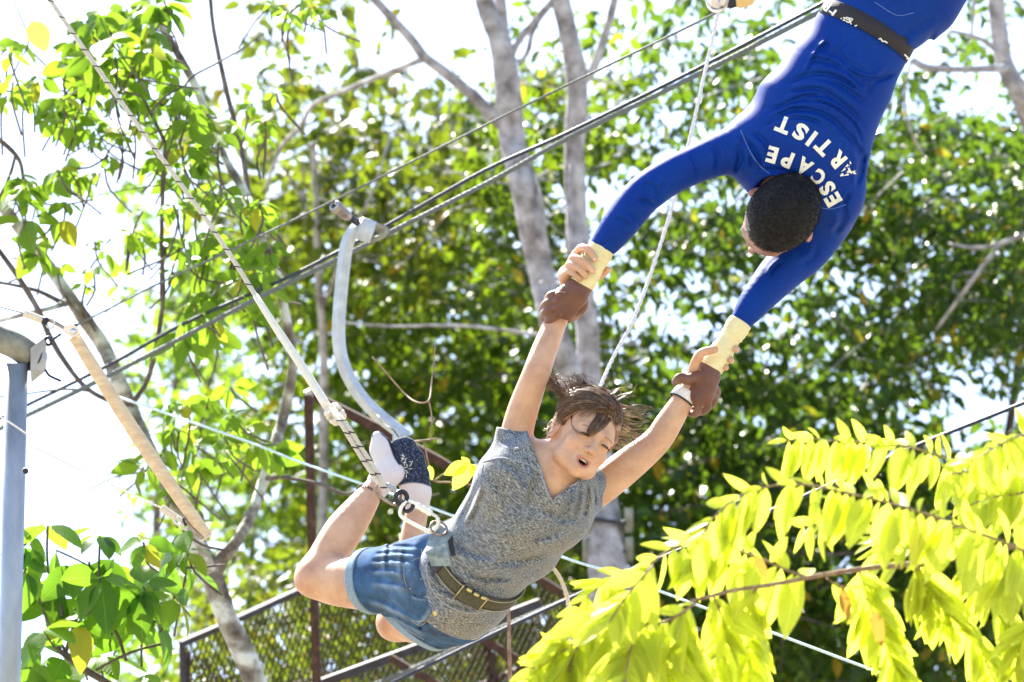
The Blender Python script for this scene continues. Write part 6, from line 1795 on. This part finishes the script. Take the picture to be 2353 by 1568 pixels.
def mesh_panel(corners, cell, name, m_, wr=.0030):
    "corners: a, b, d in the world: a diamond mesh filling the parallelogram a-b-d"
    a_, b_, d_ = [np.array(c) for c in corners]; e1, e2 = b_-a_, d_-a_; L1, L2 = np.linalg.norm(e1), np.linalg.norm(e2)
    n1, n2 = max(2, int(L1/cell)), max(2, int(L2/(cell*1.7))); mb = MB(); nn_ = unit(np.cross(e1, e2))
    for i in range(-n2, n1+1):
        for sgn in (0, 1):
            pts = []
            for j in range(0, 2*n2+1):
                x = (i+j*.5 if sgn == 0 else i+n2-j*.5)/n1; y = j/(2*n2)
                if -1e-6 <= x <= 1+1e-6: pts.append(a_+e1*x+e2*y+nn_*(.0025*(1 if sgn else -1)))
            if len(pts) > 1: mb.tube([pts[0], pts[-1]], wr, 3, caps=False)
    return mb.build(name, m_, cg, kind='stuff')
mesh_panel((P(418, 1482, D), P(1185, 1145, D+1), P(425, 1720, D)), .027, 'wire_mesh', M['mesh'])
mesh_panel((P(716, 1580, D-.3), P(1240, 1388, D-.1), P(716, 1800, D-.3)), .027, 'wire_mesh', M['mesh'])
mesh_panel((P(1229, 1326, D-.05), P(1480, 1482, D+.3), P(1232, 1640, D)), .027, 'wire_mesh', M['mesh'])
mesh_panel((P(430, 1485, D+.05), P(660, 1640, D+.02), P(424, 1540, D+.1)), .026, 'wire_mesh', M['rust'])

# ---- grey post frame at the left edge
D = 10.6
pf = thing('steel_post_frame', 'grey galvanised steel post with an elbow pipe and clamp plate at the left edge', 'steel frame', tuple(P(20, 1568, D)*np.array([1, 1, 0])))
q0 = P(21, 1568, D)
MB().tube(np.array([[q0[0]-.01, q0[1], -.1], q0, P(38, 835, D)]), 26.5*D/K, 24).build('post', M['galv'], pf)
MB().tube(catmull([P(-260, 690, D-.1), P(-100, 740, D-.05), P(-20, 772, D), P(30, 792, D), P(66, 815, D+.02)], 5), [30*D/K]*21 if False else 31*D/K, 24).build('elbow_pipe', M['galv_dirty'], pf)
MB().tube([P(68, 818, D+.01), P(74, 822, D+.02)], 33*D/K, 24).build('rubber_band', M['dark_metal'], pf)
MB().tube([P(72, 820, D+.01), P(84, 826, D+.03)], [33*D/K, 30*D/K], 20).build('clamp', M['galv'], pf)
MB().add(np.array([P(70, 800, D-.02), P(100, 778, D), P(106, 788, D), P(106, 852, D), P(72, 880, D), P(70, 850, D-.02)]+[P(u, v, d+.03) for u, v, d in ((70, 800, D-.02), (100, 778, D), (106, 788, D), (106, 852, D), (72, 880, D), (70, 850, D-.02))]),
         [(0, 1, 2, 3, 4, 5), (11, 10, 9, 8, 7, 6)]+[(k, 6+k, 6+(k+1) % 6, (k+1) % 6) for k in range(6)]).build('clamp_plate', M['galv'], pf, smooth=False)
MB().torus(P(111, 784, D+.01), unit(FW+RT*.3), .0095, .0042, 16, 8).build('eye_bolt', M['dark_metal'], pf)
MB().tube([P(116, 784, D), P(140, 768, D)], .0035, 6).build('shackle_pin', M['dark_metal'], pf)
MB().tube(catmull([P(104, 850, D), P(112, 862, D), P(122, 868, D), P(140, 876, D)], 3), .0035, 6).build('hook', M['dark_metal'], pf)
MB().tube([P(57, 1082, D-.27), P(59, 1083, D-.285)], .0075, 10).build('bolt', M['dark_metal'], pf)
line_thing('slack_string', 'short white cord crossing in front of the grey post', 'cord', [(-60, 930, 10.25), (0, 958, 10.25), (30, 976, 10.25), (62, 998, 10.27)], 2.5*10/K, M['rope_white'])

# ---- trapeze bar wound in tan tape
D = 10.35
tz = thing('trapeze_bar', 'trapeze bar wound with tan tape hanging slanted at the left, hooks at both ends', 'trapeze bar', tuple(P(330, 1020, D)))
a, b = P(170, 772, D), P(478, 1236, D)
TL = np.linspace(0, 1, 90)
def barp(t): return a+(b-a)*t+UP*(-.012*math.sin(math.pi*t))
MB().tube(np.array([barp(t) for t in TL]), [(13.8+2.4*math.sin(math.pi*min(1, t*1.0))**1+.18*math.sin(t*57))*D/K if .01 < t < .99 else 12.5*D/K for t in TL], 18).build('bar', M['tape_bar'], tz)
ax_ = unit(b-a)
for t in (.004, .996): MB().torus(barp(t), ax_, 14.5*D/K, .0022, 20, 6).build('tape_end', M['rope_cream'], tz)
MB().add(np.array([P(u, v, D-dz) for dz in (.018, .026) for u, v in ((150, 748), (168, 745), (182, 756), (184, 768), (168, 776), (152, 768), (144, 760))]),
         [tuple(range(7)), tuple(range(13, 6, -1))]+[(k, 7+k, 7+(k+1) % 7, (k+1) % 7) for k in range(7)]).build('shackle_plate', M['chrome'], tz, smooth=False)
MB().tube([P(168, 762, D-.026), P(168, 762, D-.034)], .008, 16).build('shackle_bolt', M['chrome'], tz)
MB().tube(catmull([P(112, 736, D), P(126, 742, D), P(150, 756, D-.01), P(156, 762, D-.02)], 4), .0052, 8).build('hook', M['bronze'], tz)
MB().torus(P(116, 744, D), unit(FW+RT*.3), .011, .003, 18, 6).build('ring', M['chrome'], tz)
def wrapped(p0, p1, r, name):
    p0, p1 = np.array(p0), np.array(p1); n = 60
    MB().tube([p0+(p1-p0)*t for t in np.linspace(0, 1, n)], [r*(.85+.15*abs(math.sin(t*40)))*(1 if .03 < t < .97 else .7) for t in np.linspace(0, 1, n)], 12).build(name, M['rope_cream'], tz)
wrapped(P(54, 720, D), P(104, 738, D), 9*D/K, 'rope_splice')
MB().tube([P(98, 736, D), P(110, 740, D)], 9.5*D/K, 10).build('thimble', M['dark_metal'], tz)
MB().tube([P(-300, 640, D), P(0, 706, D), P(54, 720, D)], 1.4*D/K, 5).build('tether', M['steel'], tz)
wrapped(P(370, 1166, D), P(404, 1190, D), 9*D/K, 'rope_splice')
MB().tube([P(60, 1020, D), P(340, 1154, D), P(372, 1168, D)], 2.2*D/K, 6).build('tether', M['rope_white'], tz)
MB().torus(P(410, 1196, D), unit(FW+UP*.3), .011, .0035, 18, 6).build('ring', M['chrome'], tz)
MB().torus(P(424, 1200, D), unit(RT+UP*.3), .009, .003, 18, 6).build('ring', M['dark_metal'], tz)
MB().tube(catmull([P(418, 1196, D), P(436, 1206, D), P(452, 1226, D-.01), P(466, 1236, D-.01)], 4), .0055, 8).build('hook', M['bronze'], tz)

# ---- straps round the base of the pale twin trunk
for v, lab in ((1196, 'upper dark steel strap clamped round the pale trunk behind the woman\'s shoulder'), (1262, 'lower dark steel strap clamped round the pale trunk, under the other strap')):
    c_ = P(1397, v, 17.05); R_ = 45*17.05/K
    t = thing('trunk_strap', lab, 'strap', tuple(c_), 'steel straps on the pale trunk')
    MB().torus(c_, UP*.97+RT*.15, R_, .010, 28, 6).build('band', M['dark_metal'], t)
    for s_ in (-1, 1):
        MB().box(c_+RT*s_*R_*1.05-FW*.02, (RT, FW, UP), (.018, .03, .05), bev=.004).build('bracket', M['galv_dirty'], t)

# ---------------------------------------------------------------- tidy up
for o in bpy.data.objects:
    if '_o' in o: del o['_o']
